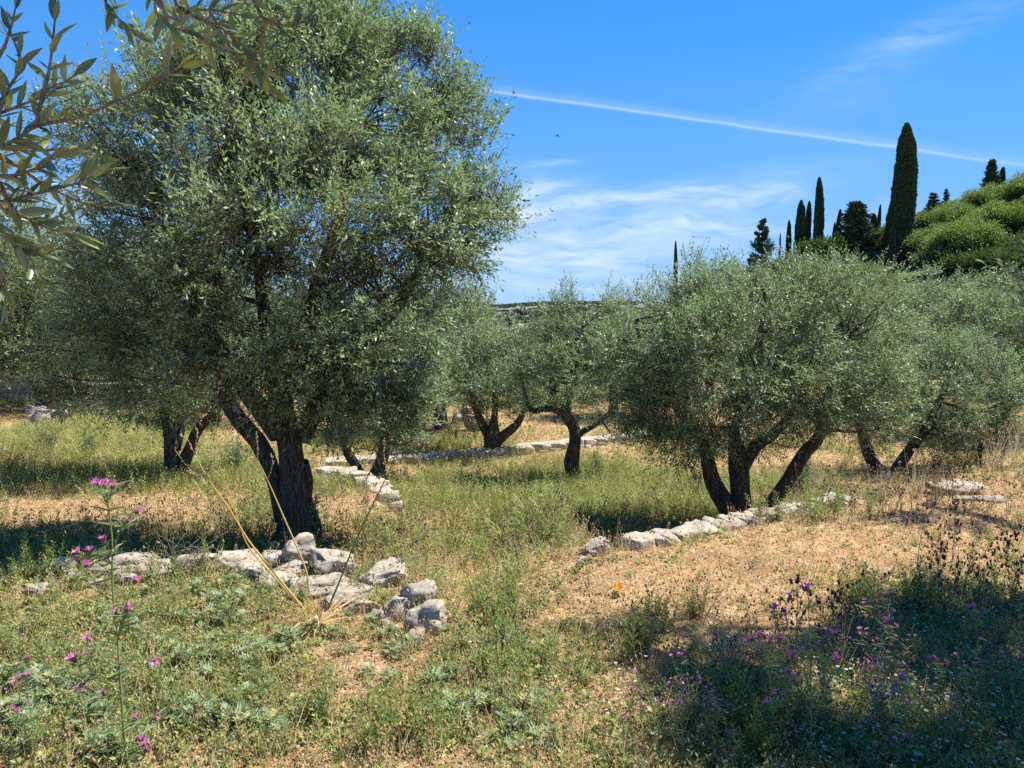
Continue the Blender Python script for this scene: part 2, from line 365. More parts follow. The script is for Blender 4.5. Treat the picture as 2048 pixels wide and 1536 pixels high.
# ---------------------------------------------------------------- ground, sea, far hill
th = np.concatenate([np.radians(np.arange(-42, 42.01, 0.22)), np.radians(np.arange(44, 316.1, 4.0))]); nth = len(th)
rr = [0.25]
while rr[-1] < 9000: rr.append(rr[-1] * (1.018 if rr[-1] < 60 else 1.05))
rr = np.array(rr); nr = len(rr)
X = (rr[:, None] * np.sin(th)[None]).ravel(); Y = (rr[:, None] * np.cos(th)[None]).ravel(); Z = H(X, Y)
i = np.arange(nr - 1)[:, None] * nth; j = np.arange(nth)[None]; j2 = (j + 1) % nth
Fq = np.stack([i + j, i + nth + j, i + nth + j2, i + j2], -1).reshape(-1, 4)[:, ::-1]
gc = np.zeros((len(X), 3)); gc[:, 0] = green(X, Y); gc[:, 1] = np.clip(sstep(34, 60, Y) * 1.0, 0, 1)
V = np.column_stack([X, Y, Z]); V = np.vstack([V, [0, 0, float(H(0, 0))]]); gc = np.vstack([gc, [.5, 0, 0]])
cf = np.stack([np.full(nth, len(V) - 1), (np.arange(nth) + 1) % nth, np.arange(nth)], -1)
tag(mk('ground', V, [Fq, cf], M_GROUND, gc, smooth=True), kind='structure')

mw, t_ = mat('sea_water'); s_ = NT(t_); b_ = s_.n('ShaderNodeBsdfPrincipled'); b_.inputs['Base Color'].default_value = (.02, .10, .16, 1); b_.inputs['Roughness'].default_value = .25
g_ = s_.n('ShaderNodeNewGeometry'); bp_ = s_.n('ShaderNodeBump'); bp_.inputs['Strength'].default_value = .3; s_.l(s_.noise(g_.outputs['Position'], .05, 5), bp_.inputs['Height']); s_.l(bp_.outputs[0], b_.inputs['Normal'])
o_ = s_.n('ShaderNodeOutputMaterial'); s_.l(b_.outputs[0], o_.inputs['Surface'])
a = np.linspace(0, 2 * math.pi, 96, endpoint=False); V = np.column_stack([40000 * np.cos(a), 40000 * np.sin(a), np.full(96, -48.)]); V = np.vstack([V, [0, 0, -48.]])
tag(mk('sea', V, [np.stack([np.arange(96), (np.arange(96) + 1) % 96, np.full(96, 96)], -1)], mw), kind='structure')

def cliff():
    xs = np.linspace(-420, 420, 420); ts = np.linspace(0, 1, 90)   # across, up the slope
    Xg, T = np.meshgrid(xs, ts)
    top = np.interp(Xg, [-420, -120, -60, -20, 20, 60, 140, 420], [-10, -5, -2.2, -1.0, 1.2, 2.2, 3, 2]) + (fbm(Xg, Xg * 0, .05, 4, 4) - .5) * 2.2
    prof_y = np.interp(T, [0, .35, .55, .8, 1], [-75, -30, -4, 4, 120]); base = -34.0
    prof_z = np.interp(T, [0, .35, .55, .8, .84, 1], [0, .42, .60, .93, .97, 1.0])
    n_ = fbm(Xg, T * 60, .06, 7, 5) - .5; n2 = np.abs(fbm(Xg, T * 25, .16, 9, 4) - .5)
    Yg = 620 + prof_y + n_ * 34 + n2 * 30; Zg = base + (top - base) * prof_z + n_ * 2 * (T < .9) - n2 * 2 * (T < .95)
    V = np.column_stack([Xg.ravel() + 5 * n_.ravel(), Yg.ravel(), Zg.ravel()])
    i = np.arange(89)[:, None] * 420; j = np.arange(419)[None]; Fq = np.stack([i + j, i + j + 1, i + 420 + j + 1, i + 420 + j], -1).reshape(-1, 4)
    m, t = mat('cliff_rock'); s = NT(t); g = s.n('ShaderNodeNewGeometry'); v = g.outputs['Position']
    sx = s.n('ShaderNodeSeparateXYZ'); s.l(v, sx.inputs[0]); mp = s.n('ShaderNodeMapping'); mp.inputs['Scale'].default_value = (1, .3, .45); s.l(v, mp.inputs[0])
    n1 = s.noise(mp.outputs[0], .22, 6, .7, .6); n2 = s.noise(v, .35, 4, .7)
    hgt = s.math('DIVIDE', s.math('ADD', sx.outputs[2], 34), 34.0)
    rock = s.ramp(n1, [(.38, (.13, .12, .125)), (.5, (.25, .22, .21)), (.60, (.38, .29, .23)), (.72, (.50, .46, .41))])
    soil = s.ramp(n1, [(.3, (.30, .21, .14)), (.7, (.46, .34, .23))])
    c = s.mix(s.ramp(hgt, [(.50, (0, 0, 0)), (.66, (1, 1, 1))]), soil, rock)
    c = s.mix(s.ramp(n2, [(.50, (0, 0, 0)), (.60, (1, 1, 1))]), c, (.07, .085, .06))
    b = s.n('ShaderNodeBsdfPrincipled'); b.inputs['Roughness'].default_value = 1; s.l(c, b.inputs['Base Color']); o = s.n('ShaderNodeOutputMaterial'); s.l(b.outputs[0], o.inputs['Surface'])
    tag(mk('far_hill', V, [Fq], m, smooth=False), kind='structure')
    # dark scrub standing on it
    rng = np.random.default_rng(5); G = Geo(); n = 5200
    k = rng.integers(0, len(V), n * 12); k = k[(V[k, 0] > -110) & (V[k, 0] < 110)]; tt = (k // 420) / 90.; keep = (rng.random(len(k)) < np.where(tt > .8, 1.0, np.where(tt > .45, .06, .18))); k = k[keep][:n]; P = V[k]; tt = tt[keep][:n]
    n = len(P); R = rng.uniform(.8, 1.9, n)
    for q in range(46):
        d = nrm(rng.normal(size=(n, 3))); d[:, 2] = np.abs(d[:, 2]); c = P + d * R[:, None] * rng.uniform(.6, 1, (n, 1)) * [1.2, 1.2, .8]
        e = nrm(rng.normal(size=(n, 3))) * .55; f_ = nrm(np.cross(e, rng.normal(size=(n, 3)))) * .5
        VV = np.stack([c - e, c + f_, c + e], 1).reshape(-1, 3); G.add(VV, np.arange(3 * n).reshape(n, 3), np.repeat(np.array([.075, .095, .055])[None] * rng.uniform(.6, 1.5, (n, 1)), 3, 0))
    tag(G.make('hill_scrub', M_DARK), 'dark scrub speckling the distant cliff and its flat top', 'scrub', kind='stuff')
cliff()
# ---------------------------------------------------------------- foliage engine
def leaf_quads(rng, P, D, Lf, Wf, updown=.86):
    """diamond leaves: base P, direction D"""
    n = len(P); r = rng.normal(size=(n, 3)) * .55 + [0, 0, 1.0]; S = nrm(np.cross(D, r)); Nn = np.cross(S, D)
    flip = (Nn[:, 2] < 0) ^ (rng.random(n) > updown); S[flip] *= -1
    c = P + D * (Lf * .52)[:, None] + np.cross(S, D) * (Lf * .06)[:, None]
    V = np.stack([P, c + S * (Wf * .5)[:, None], P + D * Lf[:, None], c - S * (Wf * .5)[:, None]], 1).reshape(-1, 3)
    Fq = np.arange(4 * n).reshape(n, 4)
    return V, Fq
def leaf_cols(rng, n, pal, var=.25):
    OLV_A = pal if pal is OLV else None; pal_ = pal; pal = np.array(pal); k = rng.integers(0, len(pal), n); c = pal[k] * rng.uniform(1 - var, 1 + var, (n, 1)); return c * (1.2 if OLV_A is not None else 1.0)
OLV = [(.115, .165, .064), (.145, .195, .088), (.09, .14, .055), (.20, .25, .13), (.14, .20, .072), (.11, .16, .076), (.29, .33, .21)]
def foliage(rng, C, OUT, cr, ntw, K, Lf, Wf, tl, pal=OLV, up=.55, rand=.55, outw=.7, twig=True, spread=(28, 62)):
    G = Geo(); T = Geo(); n = len(C)
    cr = np.broadcast_to(cr, (n,))
    ci = np.repeat(np.arange(n), ntw); m = len(ci)
    off = nrm(rng.normal(size=(m, 3))) * (rng.random((m, 1)) ** .5) * cr[ci][:, None]
    o = C[ci] + off; d = nrm(OUT[ci] * outw + off / cr[ci][:, None] * .35 + np.array([0, 0, up]) + rng.normal(size=(m, 3)) * rand)
    tlen = tl * rng.uniform(.6, 1.25, m); bend = rng.normal(size=(m, 3)) * .18 + [0, 0, -.08]
    ph = rng.uniform(0, 6.28, m); ref = nrm(np.cross(d, rng.normal(size=(m, 3)))); ref2 = np.cross(d, ref)
    clumpshade = rng.uniform(.72, 1.3, n)[ci]
    for k in range(K):
        s_ = (k // 2 + .5 + rng.uniform(-.15, .15, m)) / (K / 2 + .2); a = ph + (k % 2) * math.pi + (k // 2) * 1.57 + rng.normal(size=m) * .35
        base = o + (d * s_[:, None] + bend * (s_ ** 2)[:, None]) * tlen[:, None]
        t = nrm(d + 2 * bend * s_[:, None]); an = np.radians(rng.uniform(*spread, m)); an = an * np.where(k >= K - 2, .4, 1)
        pr = ref * np.cos(a)[:, None] + ref2 * np.sin(a)[:, None]
        D = nrm(t * np.cos(an)[:, None] + pr * np.sin(an)[:, None] + [0, 0, -.05])
        V, Fq = leaf_quads(rng, base, D, Lf * rng.uniform(.65, 1.15, m), Wf * rng.uniform(.75, 1.15, m))
        c = leaf_cols(rng, m, pal) * clumpshade[:, None]
        G.add(V, Fq, np.repeat(c, 4, 0))
    if twig:
        e = o + (d + bend) * tlen[:, None]; b0 = o - d * tlen[:, None] * .5; w = .0035 * (Lf / .06)
        V = np.stack([b0 + ref * w, b0 - ref * w * .5 + ref2 * w * .87, b0 - ref * w * .5 - ref2 * w * .87, e], 1).reshape(-1, 3)
        k = np.arange(m)[:, None] * 4; T.add(V, np.vstack([k + [0, 1, 3], k + [1, 2, 3], k + [2, 0, 3]]), (.2, .17, .12))
    return G, T
def lobes_to_clumps(rng, lobes, dens, inner=.45):
    """lobes: rows cx cy cz rx ry rz ; sample clump centres near the lobe shells, drop those deep inside other lobes"""
    C = []; O = []
    Lb = np.array(lobes, float)
    for q, l in enumerate(Lb):
        area = 4 * math.pi * ((l[3] * l[4] + l[3] * l[5] + l[4] * l[5]) / 3); n = max(3, int(area * dens))
        d = nrm(rng.normal(size=(n, 3))); r = rng.uniform(inner, 1.0, (n, 1)) ** .6; r = r * (1 + .13 * rng.normal(size=(n, 1)).clip(-1.5, 1.6))
        p = l[:3] + d * r * l[3:6]
        keep = np.ones(n, bool)
        for q2, m in enumerate(Lb):
            if q2 != q: keep &= ~(((p - m[:3]) / m[3:6]) ** 2).sum(1).__lt__(.42 ** 2)
        # ragged gaps
        g = np.array([mnoise.noise(Vector(x * 1.9 + 7)) for x in p]); keep &= g > -.16
        C.append(p[keep]); O.append(nrm(d / l[3:6])[keep])
    return np.vstack(C), np.vstack(O)

def px_lobes(rows, Y):
    out = []; s = Y / F / cp
    for (px, py, rx, ry, dy, *rd) in rows:
        c = at(px, py, Y + dy); f = (Y + dy) / Y; out.append([*c, rx * s * f, (rd[0] if rd else (rx * .55 + ry * .45) * s * f), ry * s * f])
    return out
def branches(rng, skel, C, base, n, r0=.022, sides=5):
    """thin boughs from the nearest skeleton points out to clumps"""
    G = Geo(); idx = rng.choice(len(C), min(n, len(C)), replace=False)
    for k in idx:
        c = C[k]; dist = np.linalg.norm(skel[:, :3] - c, axis=1) + np.maximum(0, skel[:, 2] - c[2]) * 1.2; q = np.argmin(dist); s = skel[q]
        mid = (s[:3] * .5 + c * .5) + rng.normal(size=3) * .10 * dist[q] + [0, 0, -.05 * dist[q]]
        P = resample(np.vstack([s[:3], mid, c]), 7); r = min(s[3] * .55, r0 * (1 + dist[q] * .5)); R = np.linspace(r, r * .25, 7)
        V, Fc = tube(P, R, sides); G.add(V, Fc, (1, 1, 1))
    return G
def grow(name, label, cat, base, limbs, lobes, seed, dens, ntw, K, Lf, Wf, tl, cr, nb=50, pal=OLV, group=None, matl=None, up=.55, barkm=None, trunk_amp=.16, flut=.12, nseg=26, r0=.022, outw=.7, rand=.55):
    """limbs: world polylines rows x y z r. First = trunk, others = limbs.  All geometry relative to base"""
    rng = np.random.default_rng(seed); base = np.array(base, float)
    root = empty(name, base); tag(root, label, cat, group)
    sk = []; tr = None
    for q, lm in enumerate(limbs):
        P = resample(lm, nseg if q == 0 else max(12, nseg - 6)); sk.append(P)
        V, Fc = tube(P[:, :3] - base, P[:, 3], 18 if q == 0 else 12, trunk_amp, seed + q * 3, flut)
        G = Geo(); G.add(V, Fc, (1, 1, 1)); o = G.make('trunk' if q == 0 else 'limb', barkm or M_BARK, root if q == 0 else tr, smooth=True)
        if q == 0: tr = o
    C, O = lobes_to_clumps(rng, lobes, dens)
    skel = np.vstack(sk); skel = skel[skel[:, 2] > base[2] + .35 * (skel[:, 2].max() - base[2])]
    if nb:
        B = branches(rng, skel, C, base, nb, r0); B.V = [v - base for v in B.V]; B.make('branches', barkm or M_BARK, root, smooth=True)
    G, T = foliage(rng, C - base, O, cr, ntw, K, Lf, Wf, tl, pal, up, outw=outw, rand=rand)
    cr_ = G.make('crown', matl or M_OLIVE, root); T.make('twigs', M_TWIG, cr_)
    return root
def pxl(rows, Y):
    """polyline rows (px, py, dY, radius)"""
    return [[*at(a, b, Y + c), r] for a, b, c, r in rows]
def drop_base(lm, dz=.12):
    lm[0][2] -= dz; return lm

# ---------------------------------------------------------------- the named olive trees
def big_left():
    b = gcol(590, 7.0); Y = 7.0
    t = drop_base(pxl([(592, 1098, 0, .21), (590, 1045, 0, .15), (588, 980, 0, .12), (582, 910, 0, .11), (574, 860, .02, .115), (560, 800, .05, .11), (600, 700, .2, .10), (640, 560, .3, .07), (690, 400, .3, .045), (720, 250, .3, .02)], Y))
    l1 = pxl([(570, 1040, .05, .10), (550, 960, .08, .08), (520, 890, .1, .08), (478, 840, .1, .08), (452, 790, .1, .075), (448, 720, .1, .085), (400, 640, 0, .07), (350, 520, -.1, .05), (300, 380, -.1, .03)], Y)
    l2 = pxl([(560, 870, -.05, .10), (520, 815, -.15, .085), (470, 760, -.2, .07), (400, 715, -.3, .055), (330, 660, -.4, .04), (300, 600, -.5, .025)], Y)
    l3 = pxl([(600, 880, .05, .09), (640, 800, .1, .085), (700, 720, .2, .07), (790, 620, .3, .05), (850, 520, .3, .03)], Y)
    l4 = pxl([(612, 1090, .12, .13), (620, 1060, .15, .12), (620, 1035, .16, .08), (606, 1000, .15, .08), (610, 960, .12, .07), (600, 925, .08, .08)], Y)
    l5 = pxl([(565, 830, 0, .09), (540, 700, -.1, .07), (520, 560, -.1, .05), (500, 380, 0, .035), (500, 200, .1, .015)], Y)
    lob = px_lobes([(600, 190, 240, 170, .2), (730, 230, 190, 170, .3), (850, 420, 150, 130, .1), (700, 430, 220, 190, -.6), (420, 300, 200, 190, 0), (380, 500, 200, 180, -.4),
                    (600, 620, 240, 170, -.6), (765, 670, 105, 160, 0), (270, 590, 140, 150, .2), (740, 830, 110, 75, .1), (330, 730, 140, 95, .4), (540, 110, 130, 100, 0), (640, 60, 120, 70, .4),
                    (880, 300, 100, 140, .3), (895, 465, 80, 85, 0), (480, 670, 170, 100, -.8), (235, 270, 100, 100, .3), (560, 420, 210, 200, -1.1), (640, 780, 110, 90, -.5), (860, 150, 60, 70, .3), (950, 400, 60, 60, .1), (430, 180, 110, 110, -.6)], Y)
    grow('olive_tree', 'largest olive tree with a huge crown and split leaning trunk behind the stone heap', 'olive tree', b, [t, l1, l2, l3, l4, l5], lob, 11, 12.5, 13, 14, .056, .0175, .28, .15, 130, r0=.03, trunk_amp=.13)
big_left()

def right_tree():
    b = gcol(1480, 9.1); Y = 9.1
    t = drop_base(pxl([(1478, 1060, 0, .16), (1480, 1010, 0, .125), (1480, 960, 0, .115), (1476, 915, 0, .11), (1474, 870, 0, .09), (1500, 780, 0, .07), (1520, 680, .1, .04), (1530, 580, .1, .02)], Y))
    l1 = pxl([(1470, 1055, 0, .12), (1452, 1010, 0, .11), (1425, 960, 0, .095), (1412, 910, 0, .085), (1390, 860, 0, .08), (1340, 790, 0, .06), (1290, 700, 0, .035), (1270, 640, 0, .02)], Y)
    l2 = pxl([(1490, 1050, -.02, .12), (1530, 1020, -.05, .09), (1570, 970, -.05, .085), (1610, 905, -.05, .08), (1640, 870, 0, .07), (1660, 780, 0, .05), (1690, 680, 0, .03)], Y)
    l3 = pxl([(1484, 940, 0, .08), (1510, 895, 0, .075), (1550, 865, 0, .06), (1600, 800, .1, .04), (1640, 700, .1, .025)], Y)
    l4 = pxl([(1625, 890, 0, .055), (1650, 862, 0, .05), (1680, 820, 0, .035), (1720, 760, 0, .02)], Y)
    lob = px_lobes([(1500, 640, 200, 105, 0), (1380, 680, 150, 125, 0), (1640, 665, 150, 125, 0), (1480, 720, 200, 120, -.7), (1320, 790, 110, 110, 0), (1700, 750, 110, 120, 0), (1600, 780, 150, 80, -.4),
                    (1400, 810, 140, 90, -.3), (1340, 890, 90, 50, .1), (1500, 850, 120, 45, .1), (1280, 720, 80, 110, .1), (1560, 585, 110, 55, .2), (1430, 600, 90, 55, .2), (1740, 670, 70, 85, .2), (1740, 830, 60, 50, 0)], Y)
    grow('olive_tree', 'rounded olive tree with three dark diverging stems rising just behind the right stone wall', 'olive tree', b, [t, l1, l2, l3, l4], lob, 23, 16, 12, 13, .046, .0145, .24, .16, 80, r0=.02)
right_tree()

def mid_tree():   # single bent trunk
    b = gnd(1150, 962); Y = b[1]
    t = drop_base(pxl([(1150, 968, 0, .17), (1146, 945, 0, .12), (1144, 920, 0, .13), (1150, 885, 0, .105), (1147, 855, 0, .10), (1132, 830, 0, .095), (1135, 790, 0, .07), (1150, 730, .1, .05), (1160, 660, .1, .03)], Y))
    l1 = pxl([(1134, 835, 0, .07), (1116, 822, 0, .06), (1090, 817, 0, .055), (1065, 821, 0, .05), (1050, 790, 0, .035), (1040, 740, 0, .02)], Y)
    l2 = pxl([(1152, 872, 0, .07), (1168, 862, 0, .055), (1190, 850, 0, .045), (1215, 830, .1, .035), (1240, 790, .2, .02)], Y)
    lob = px_lobes([(1130, 650, 70, 50, 0), (1080, 720, 75, 60, 0), (1180, 690, 80, 70, 0), (1130, 750, 100, 60, -.5), (1060, 770, 50, 40, 0), (1210, 780, 60, 55, 0), (1160, 620, 60, 50, .3), (1190, 640, 50, 60, .3), (1240, 840, 40, 35, .3), (1090, 790, 50, 25, 0), (1240, 720, 50, 70, .3), (1040, 700, 40, 45, .1)], Y)
    grow('olive_tree', 'slender olive on one bent trunk standing in the green meadow left of the rounded olive', 'olive tree', b, [t, l1, l2], lob, 31, 12, 10, 11, .052, .017, .25, .18, 45, r0=.02)
mid_tree()

def fork_tree():
    b = gnd(985, 906); Y = b[1]
    t = drop_base(pxl([(986, 912, 0, .24), (985, 890, 0, .19), (985, 868, 0, .17), (988, 840, 0, .08), (990, 800, 0, .07), (990, 740, 0, .04)], Y))
    l1 = pxl([(984, 885, 0, .14), (972, 862, 0, .10), (960, 838, 0, .08), (945, 800, 0, .06), (930, 760, 0, .03)], Y)
    l2 = pxl([(990, 885, 0, .14), (1008, 870, 0, .10), (1028, 855, 0, .09), (1045, 830, 0, .06), (1055, 790, 0, .03)], Y)
    lob = px_lobes([(990, 720, 90, 60, 0), (940, 740, 70, 65, 0), (1040, 760, 60, 60, 0), (985, 790, 90, 45, -.5), (920, 790, 55, 45, 0), (960, 680, 60, 35, .3), (1040, 700, 45, 40, .3), (905, 730, 60, 70, .6), (1050, 825, 35, 25, 0), (950, 830, 45, 18, .2)], Y)
    grow('olive_tree', 'olive tree forking low into three stems beside the long low stone wall', 'olive tree', b, [t, l1, l2], lob, 37, 9, 9, 8, .075, .024, .28, .22, 35, r0=.02)
fork_tree()

def left_second():
    b = gnd(350, 956); Y = b[1]
    t = drop_base(pxl([(350, 962, 0, .18), (345, 930, 0, .12), (342, 890, 0, .09), (336, 850, 0, .085), (322, 790, 0, .07), (300, 720, 0, .07), (280, 640, 0, .04)], Y))
    l1 = pxl([(358, 945, .05, .12), (378, 900, .05, .075), (395, 860, .05, .07), (425, 830, 0, .065), (435, 790, 0, .07), (440, 720, 0, .04)], Y)
    l2 = pxl([(352, 900, .1, .06), (362, 850, .15, .055), (358, 800, .2, .05), (370, 730, .2, .05)], Y)
    lob = px_lobes([(300, 660, 200, 130, 0), (150, 690, 130, 110, 0), (230, 770, 150, 60, -.3), (400, 720, 120, 100, 0), (90, 620, 120, 110, .5), (240, 560, 160, 120, .3), (330, 810, 80, 40, 0), (120, 780, 70, 35, 0)], Y)
    grow('olive_tree', 'olive tree with pale twin stems standing left of and behind the largest olive', 'olive tree', b, [t, l1, l2], lob, 41, 11, 10, 11, .054, .0175, .26, .18, 50, r0=.022)
left_second()

def low_twin():
    b = gnd(738, 962); Y = b[1]
    t = drop_base(pxl([(735, 965, 0, .15), (718, 945, 0, .09), (704, 922, 0, .085), (690, 895, 0, .08), (680, 850, 0, .06), (690, 790, 0, .03)], Y))
    l1 = pxl([(745, 962, 0, .13), (760, 930, 0, .11), (768, 900, 0, .10), (772, 870, 0, .08), (780, 820, 0, .06), (790, 770, 0, .03)], Y)
    lob = px_lobes([(760, 820, 80, 60, 0), (700, 840, 60, 50, 0), (820, 820, 60, 50, 0), (770, 760, 90, 60, .2), (800, 880, 45, 30, 0), (850, 770, 50, 70, .4), (680, 880, 40, 25, 0), (690, 770, 80, 60, .3)], Y)
    grow('olive_tree', 'low drooping olive with two dark stems at the end of the short pale wall', 'olive tree', b, [t, l1], lob, 43, 12, 10, 11, .054, .0175, .24, .17, 30, r0=.02)
low_twin()

def right_behind():
    b = gnd(1772, 985); b = np.array([b[0] * 1.18, b[1] * 1.18, 0]); b[2] = H(b[0], b[1]); Y = b[1]
    t = pxl([(1772, 1010, 0, .28), (1772, 985, 0, .24), (1768, 960, 0, .2), (1748, 930, 0, .12), (1735, 900, 0, .10), (1720, 850, 0, .08), (1700, 780, 0, .05)], Y)
    l1 = pxl([(1778, 965, 0, .14), (1795, 935, 0, .10), (1815, 905, 0, .09), (1850, 860, 0, .08), (1880, 800, 0, .06), (1900, 740, 0, .03)], Y)
    lob = px_lobes([(1850, 790, 110, 90, 0), (1780, 820, 90, 70, 0), (1930, 830, 100, 75, 0), (1860, 870, 120, 40, -.4), (1920, 740, 110, 80, .3), (1990, 770, 90, 80, .4), (1780, 720, 100, 80, .5), (1990, 860, 60, 40, .2)], Y)
    grow('olive_tree', 'dark olive with a V shaped fork behind the purple seed heads right of the wall', 'olive tree', b, [t, l1], lob, 47, 11, 10, 11, .054, .0175, .25, .18, 40, r0=.022)
right_behind()

# background olives: three templates, then copies
def tmpl(seed, w, h):
    rng = np.random.default_rng(seed)
    t = [[0, 0, -.15, .24], [.02, 0, .3, .17], [.0, .05, .8, .14], [.1, .0, 1.3, .11], [.2, 0, 2.2, .06], [.2, .1, h * .8, .03]]
    l1 = [[0, 0, .5, .12], [-.35, .1, 1.0, .10], [-.7, .1, 1.5, .08], [-1.1, 0, 2.2, .04]]
    l2 = [[.02, 0, .7, .11], [.5, -.1, 1.1, .09], [.9, -.1, 1.6, .07], [1.2, 0, 2.4, .03]]
    lob = []
    for k in range(9):
        a = k / 9 * 6.28 + rng.uniform(-.3, .3); q = rng.uniform(.4, .62)
        lob.append([math.cos(a) * w * q, math.sin(a) * w * q, h * rng.uniform(.42, .68), w * rng.uniform(.36, .5), w * rng.uniform(.36, .5), h * rng.uniform(.18, .26)])
    lob.append([0, 0, h * .74, w * .5, w * .5, h * .26]); lob.append([.2, .1, h * .6, w * .6, w * .6, h * .22])
    return grow('olive_tree', 'x', 'olive tree', (0, 0, 0), [t, l1, l2], lob, seed, 5.5, 9, 8, .085, .030, .32, .26, 30, r0=.022)
TM = [tmpl(101, 2.1, 3.9), tmpl(102, 2.3, 3.6), tmpl(103, 1.9, 4.3)]
used = [False] * 3
def put_tree(k, x, y, s, rz, label, group=None, dz=0, sz=1.0):
    o = TM[k] if not used[k] else copy_tree(TM[k]); used[k] = True
    o.location = (x, y, float(H(x, y)) + dz); o.rotation_euler = (0, 0, rz); o.scale = (s, s, s * sz)
    tag(o, label, 'olive tree', group)
    if not group and 'group' in o: del o['group']
    return o
def put_px(k, px, Y, s, rz, label, group=None, sz=1.0):
    x = (px - 1024) / F * Y * 1.0; return put_tree(k, x, Y, s, rz, label, group, 0, sz)
GB = 'olive trees filling the back of the grove'
put_px(0, 878, 19.5, 1.05, .4, 'shaded olive with a short thick dark trunk right of the largest tree')
put_px(1, 80, 20.5, 1.15, 1.2, 'olive with a black trunk at the far left below the terrace bank')
put_px(2, 425, 20.5, 0.9, 2.2, 'olive whose dark trunk shows between the pale twin stems and largest trunk')
put_px(1, 1105, 25.5, .8, .1, 'small far olive seen under the side branch of the bent olive')
put_px(2, -70, 11.2, 1.06, 3.0, 'tall loose olive at the left edge behind the close overhead branch', sz=1.12)
put_px(0, 2010, 17.5, .92, 2.0, 'olive at the right edge standing behind the dark wooden fence')
put_px(0, 1860, 22, .98, 1.0, 'olive at the back right below the tallest cypress')
put_px(1, 2080, 24, .98, 2.7, 'tall olive at the back right edge under the bright green tree')
put_px(2, 1700, 24, 1.0, .5, 'olive showing over the right shoulder of the rounded olive')
for k, px, Y, s, rz in [(1, 960, 27, .6, .9), (0, 1020, 33, .6, 2.5), (2, 1230, 22, .8, 1.7), (1, 1270, 29, .95, .3), (2, 1150, 36, .65, 4.), (0, 1420, 27, .95, 5.), (1, 1560, 33, 1.1, 3.3), (2, 1960, 33, 1.1, 1.),
                    (0, 1780, 36, 1.1, 2.), (1, 2150, 36, 1.2, 4.4), (0, 760, 25, .9, 3.9), (2, 640, 27, 1.0, 2.9), (1, 520, 27, 1.0, .2), (0, 300, 28, 1.1, 1.9), (2, 190, 26, 1., 5.2), (1, -60, 25, 1.1, 2.), (0, -180, 17, 1.1, 4.),
                    (2, 820, 38, .7, 1.1), (1, 930, 44, .6, 3.), (0, 1090, 48, .65, 0.), (2, 1340, 42, 1.15, 2.2), (1, 1680, 46, 1.2, 5.), (0, 1900, 46, 1.2, 3.), (2, 2050, 48, 1.2, .6), (1, 420, 36, 1.1, 1.), (0, 100, 34, 1.2, 2.6), (2, 2250, 28, 1.0, .4), (1, 1840, 29, 1.1, 2.), (0, 2000, 28, 1.05, 4.), (2, 1930, 39, 1.2, 5.), (1, 1600, 42, 1.15, .4)]:
    put_px(k, px, Y, s, rz, 'one of many hazy background olives closing the view behind the grove', GB)

# ---------------------------------------------------------------- olive just outside the right edge: it shades the lower right corner
def near_right():
    b = np.array([5.3, 4.6, float(H(5.3, 4.6))])
    t = [[5.3, 4.6, b[2] - .1, .3], [5.25, 4.65, .5, .22], [5.1, 4.75, 1.2, .19], [4.9, 4.8, 2.0, .15], [4.6, 4.8, 3.2, .1], [4.2, 4.9, 4.6, .06]]
    l1 = [[5.15, 4.7, 1.3, .12], [5.2, 5.4, 2.0, .1], [5.1, 6.2, 2.7, .07], [5.0, 6.9, 3.1, .04]]
    l2 = [[4.95, 4.8, 1.9, .10], [4.3, 4.75, 2.5, .07], [3.9, 4.6, 2.5, .04], [3.5, 4.4, 1.95, .02]]
    lob = [[4.35, 4.15, 5.0, .85, .62, .45], [4.7, 4.3, 4.3, .6, .6, .5], [4.8, 4.9, 4.2, .6, .5, .5], [5.0, 6.5, 3.05, .5, .2, .2], [3.5, 4.75, 5.0, .42, .26, .25], [3.95, 4.5, 5.0, .45, .34, .3], [3.8, 4.15, 4.9, .4, .35, .3], [5.35, 4.6, 3.2, .5, .5, .5],
           [4.6, 3.5, 5.0, .75, .55, .4], [3.85, 3.75, 5.1, .45, .45, .3], [3.12, 4.3, 1.72, .20, .22, .20], [3.0, 4.3, 1.45, .12, .2, .18]]
    grow('olive_tree', 'near olive at the right edge whose dim sprays hang above the fence', 'olive tree', b, [t, l1, l2], lob, 53, 17, 11, 12, .060, .017, .24, .14, 40, r0=.02)
near_right()

# ---------------------------------------------------------------- close branches overhead at the upper left
LT = []
for st in np.linspace(0, 1, 7):
    w = .5 * math.sin(math.pi * min(1, max(0, st * .93 + .05)) ** .85) * 1.0; LT.append((st, w))
def big_leaf_batch(rng, P, D, Nn, Lf, Wf, curl):
    n = len(P); S = nrm(np.cross(D, Nn)); U = np.cross(S, D); rows = []
    for (st, w) in LT:
        c = P + D * (Lf * st)[:, None] + U * (Lf * curl * (st * st - .3 * st))[:, None]
        for sgn in (-1, 0, 1):
            rows.append(c + S * (Wf * w * sgn)[:, None] + U * (Wf * w * .35 * abs(sgn))[:, None])
    V = np.stack(rows, 1).reshape(-1, 3); m = len(rows); f = []
    for r in range(len(LT) - 1):
        for q in (0, 1):
            f.append([r * 3 + q, r * 3 + q + 1, r * 3 + 3 + q + 1, r * 3 + 3 + q])
    Fq = (np.arange(n)[:, None, None] * m + np.array(f)[None]).reshape(-1, 4)
    return V, Fq, m
